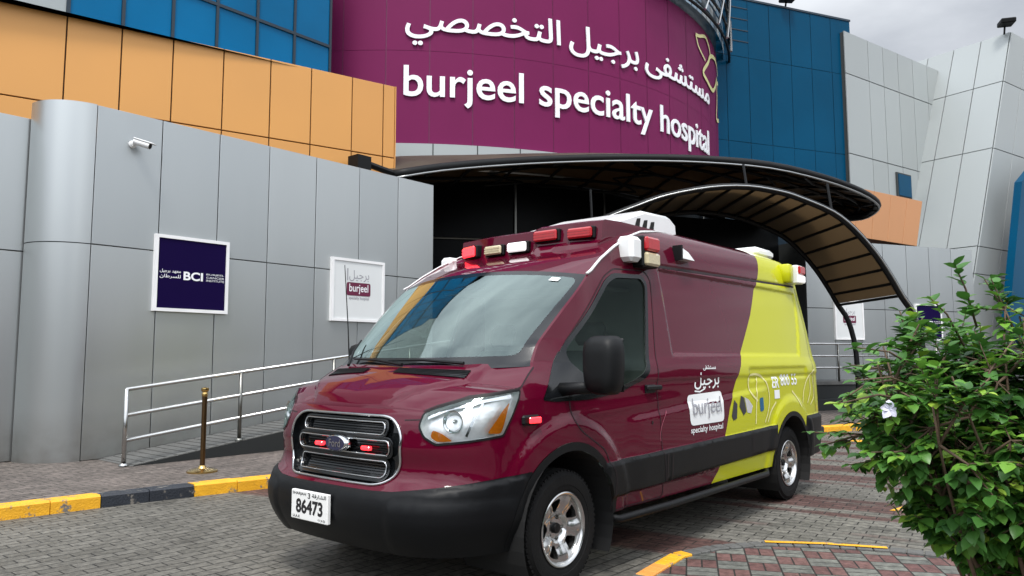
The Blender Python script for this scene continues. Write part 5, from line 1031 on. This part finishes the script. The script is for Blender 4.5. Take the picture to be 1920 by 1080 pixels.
# world = parent + R*(v) with verts stored in world coordinates, so a half turn about z maps (x,y) -> (-x,-y)
for dx, mir in ((3.75, False), (0, True), (3.75, True)):
    c = copy_wheel(dx, mir); c.location = Vector((dx, 0, 0))-Vector(amb.location)
    if not mir: c.location += Vector((0, .025, 0))

# ================================================================== BUSH
BC = np.array([-.19, -3.305, 1.21]); BR = np.array([.86, .72, .60]); rb = random.Random(3)
bush = empty('hibiscus_bush', (-.12, -3.36, .02), 'leafy green shrub in the right foreground, overlapping the tail of the ambulance', 'bush')
wd = MB(); tips = []
base = np.array([-.12, -3.36, .02])
def inell(k=1.):
    while True:
        v = np.array([rb.uniform(-1, 1) for _ in range(3)])
        if .0 < v @ v < 1: return v
for k in range(26):
    v = inell(); v /= np.linalg.norm(v); v[2] = abs(v[2])*.9-.15 if rb.random() < .75 else v[2]
    if v[2] < -.5: v[2] = -.5
    end = BC+v*BR*rb.uniform(.55, .8); st = base+np.array([rb.uniform(-.07, .07), rb.uniform(-.07, .07), 0]); mid = st*.45+end*.55+np.array([rb.uniform(-.1, .1), rb.uniform(-.1, .1), rb.uniform(.0, .12)])
    P = [(1-t)**2*st+2*t*(1-t)*mid+t*t*end for t in np.linspace(0, 1, 9)]; wd.tube(P, list(np.linspace(.012, .0035, 9)), 6)
    for q in range(15):
        t = rb.uniform(.42, 1); o_ = P[int(t*8)]; w_ = inell(); e2 = o_+w_*np.array([.34, .32, .30])+np.array([0, 0, .05]); r_ = (e2-BC)/BR; l_ = np.linalg.norm(r_)
        lim = 1.0+.13*math.sin(r_[0]*7+r_[2]*5)+.1*math.sin(r_[1]*9-r_[2]*6); 
        if l_ > lim: e2 = BC+(e2-BC)*lim/l_
        ll = (e2[0]-BC[0])*.6458-(e2[1]-BC[1])*.7635
        if e2[2] < .42+.85*max(0, -ll): continue
        m2 = (o_+e2)/2+np.array([0, 0, .03]); wd.tube([o_, m2, e2], [.006, .0045, .003], 5)
        tips.append((o_, e2))
        for _ in range(5):
            e3 = m2+(e2-m2)*rb.uniform(0, 1)+inell()*.13; e3[2] = max(e3[2], .42+.85*max(0, -((e3[0]-BC[0])*.6458-(e3[1]-BC[1])*.7635))); wd.tube([m2, e3], [.0032, .002], 4); tips.append((m2, e3))
for px, py, pz in ((-.98, -2.92, 1.22), (-.92, -2.96, 1.30), (-.80, -2.93, 1.42), (-.66, -3.16, 1.60), (-.38, -3.20, 1.74)):
    e2 = np.array([px, py, pz]); o_ = BC+(e2-BC)*.55; wd.tube([o_, (o_+e2)/2+Z*.03, e2], [.005, .004, .0025], 5); tips.append(((o_+e2)/2, e2)); tips.append((o_, (o_+e2)/2))
wd.build('stems', 'wood', bush, smooth=True)
lv = []; lf = []; tone = []
def leaf(p, d, up, L_, w, cur, tn):
    d = d/np.linalg.norm(d); s_ = np.cross(d, up); s_ /= np.linalg.norm(s_)+1e-9; u_ = np.cross(s_, d); k = len(lv)
    pts = [(0, 0, 0), (.18, .36, .05), (.45, .52, .07), (.74, .34, .05), (1.0, 0, -.02), (.74, -.34, .05), (.45, -.52, .07), (.18, -.36, .05), (.25, 0, 0), (.5, 0, -.01), (.75, 0, -.01)]
    for a, b_, c_ in pts: lv.append(p+d*L_*a+s_*w*b_+u_*(w*c_*1.6-cur*L_*a*a))
    for f in ((0, 1, 8), (1, 2, 9, 8), (2, 3, 10, 9), (3, 4, 10), (0, 8, 7), (8, 9, 6, 7), (9, 10, 5, 6), (10, 4, 5)): lf.append(tuple(k+i for i in f)); tone.append(tn)
for o_, e2 in tips:
    dd = e2-o_; n = rb.randint(8, 12); out = (e2-BC)/BR; hgt = rb.gauss(0, .16); young = rb.random() < .22
    for i in range(n):
        t = .25+.75*(i+1)/n; p = o_+dd*t; a = i*2.4+rb.uniform(-.4, .4); d = np.array([math.cos(a), math.sin(a), 0])*1.0+dd/(np.linalg.norm(dd)+1e-6)*.55+np.array([0, 0, rb.uniform(-.25, .25)])+out*.35; sz = rb.uniform(.030, .070)*(.72 if young and i > n-3 else 1)
        leaf(p, d, np.array([rb.uniform(-.3, .3), rb.uniform(-.3, .3), 1.]), sz, sz*rb.uniform(.62, .8), rb.uniform(.05, .38), min(1, max(0, .48+hgt+(.38 if young and i > n-4 else 0)+rb.gauss(0, .10))))
lb = MB(); lb.v = [tuple(p) for p in lv]; lb.f = lf; lb.m = [0]*len(lf)
fo = lb.build('foliage', 'leaf', bush, smooth=True, fix=False); at = fo.data.attributes.new('tone', 'FLOAT', 'FACE'); at.data.foreach_set('value', tone)
# white bloom low on the left of the shrub
fc_ = np.array([-.835, -3.05, 1.20]); b = MB(); vw = np.array([-.8, -.25, .3]); vw /= np.linalg.norm(vw); s_ = np.cross(vw, Z); s_ /= np.linalg.norm(s_); u_ = np.cross(s_, vw)
for k in range(5):
    a = 2*math.pi*k/5+.3; d = s_*math.cos(a)+u_*math.sin(a); q = np.cross(vw, d); L_ = .031*(1+.25*math.sin(k*2.1)); V = []
    for i in range(5):
        t = i/4; 
        for j in (-1, 0, 1): V.append(fc_+d*L_*t+q*j*L_*.42*math.sin(math.pi*min(1, .15+t*.8))+vw*(.012*t-.012*t*t*2+.006*j*j*math.sin(k+i)))
    b.add(V, [(i*3+j, i*3+j+1, i*3+j+4, i*3+j+3) for i in range(4) for j in range(2)])
b.build('flower', 'paper', bush, smooth=True, fix=False)

# ================================================================== unseen dark belt added behind the camera to darken the paint's lower reflections
b = MB(); n = 90; rows = []
for i in range(n):
    t = i/(n-1)
    if t < .35: x, y = -34, 25-t/.35*53
    else: x, y = -34+(t-.35)/.65*95, -28
    h = 6.2+1.6*math.sin(i*.9)+1.1*math.sin(i*2.3+1)+rb.uniform(-.5, .5); o_ = 1.2*math.sin(i*1.7)
    for z, k in ((0, 0), (.2, .8), (.5, 1.), (.8, .8), (1., .1)): rows.append((x+(k+o_)*1.0*(t < .35), y+(k+o_)*(t >= .35), z*h))
b.add(rows, [(i*5+j, (i+1)*5+j, (i+1)*5+j+1, i*5+j+1) for i in range(n-1) for j in range(4)]); M['beltgreen'] = mat('reflection_belt_green', (.014, .022, .010), .9, 0, 0, .6, 2.2, .8, 5)
tag(b.build('added_reflection_belt', 'beltgreen', smooth=True, fix=False), kind='stuff')
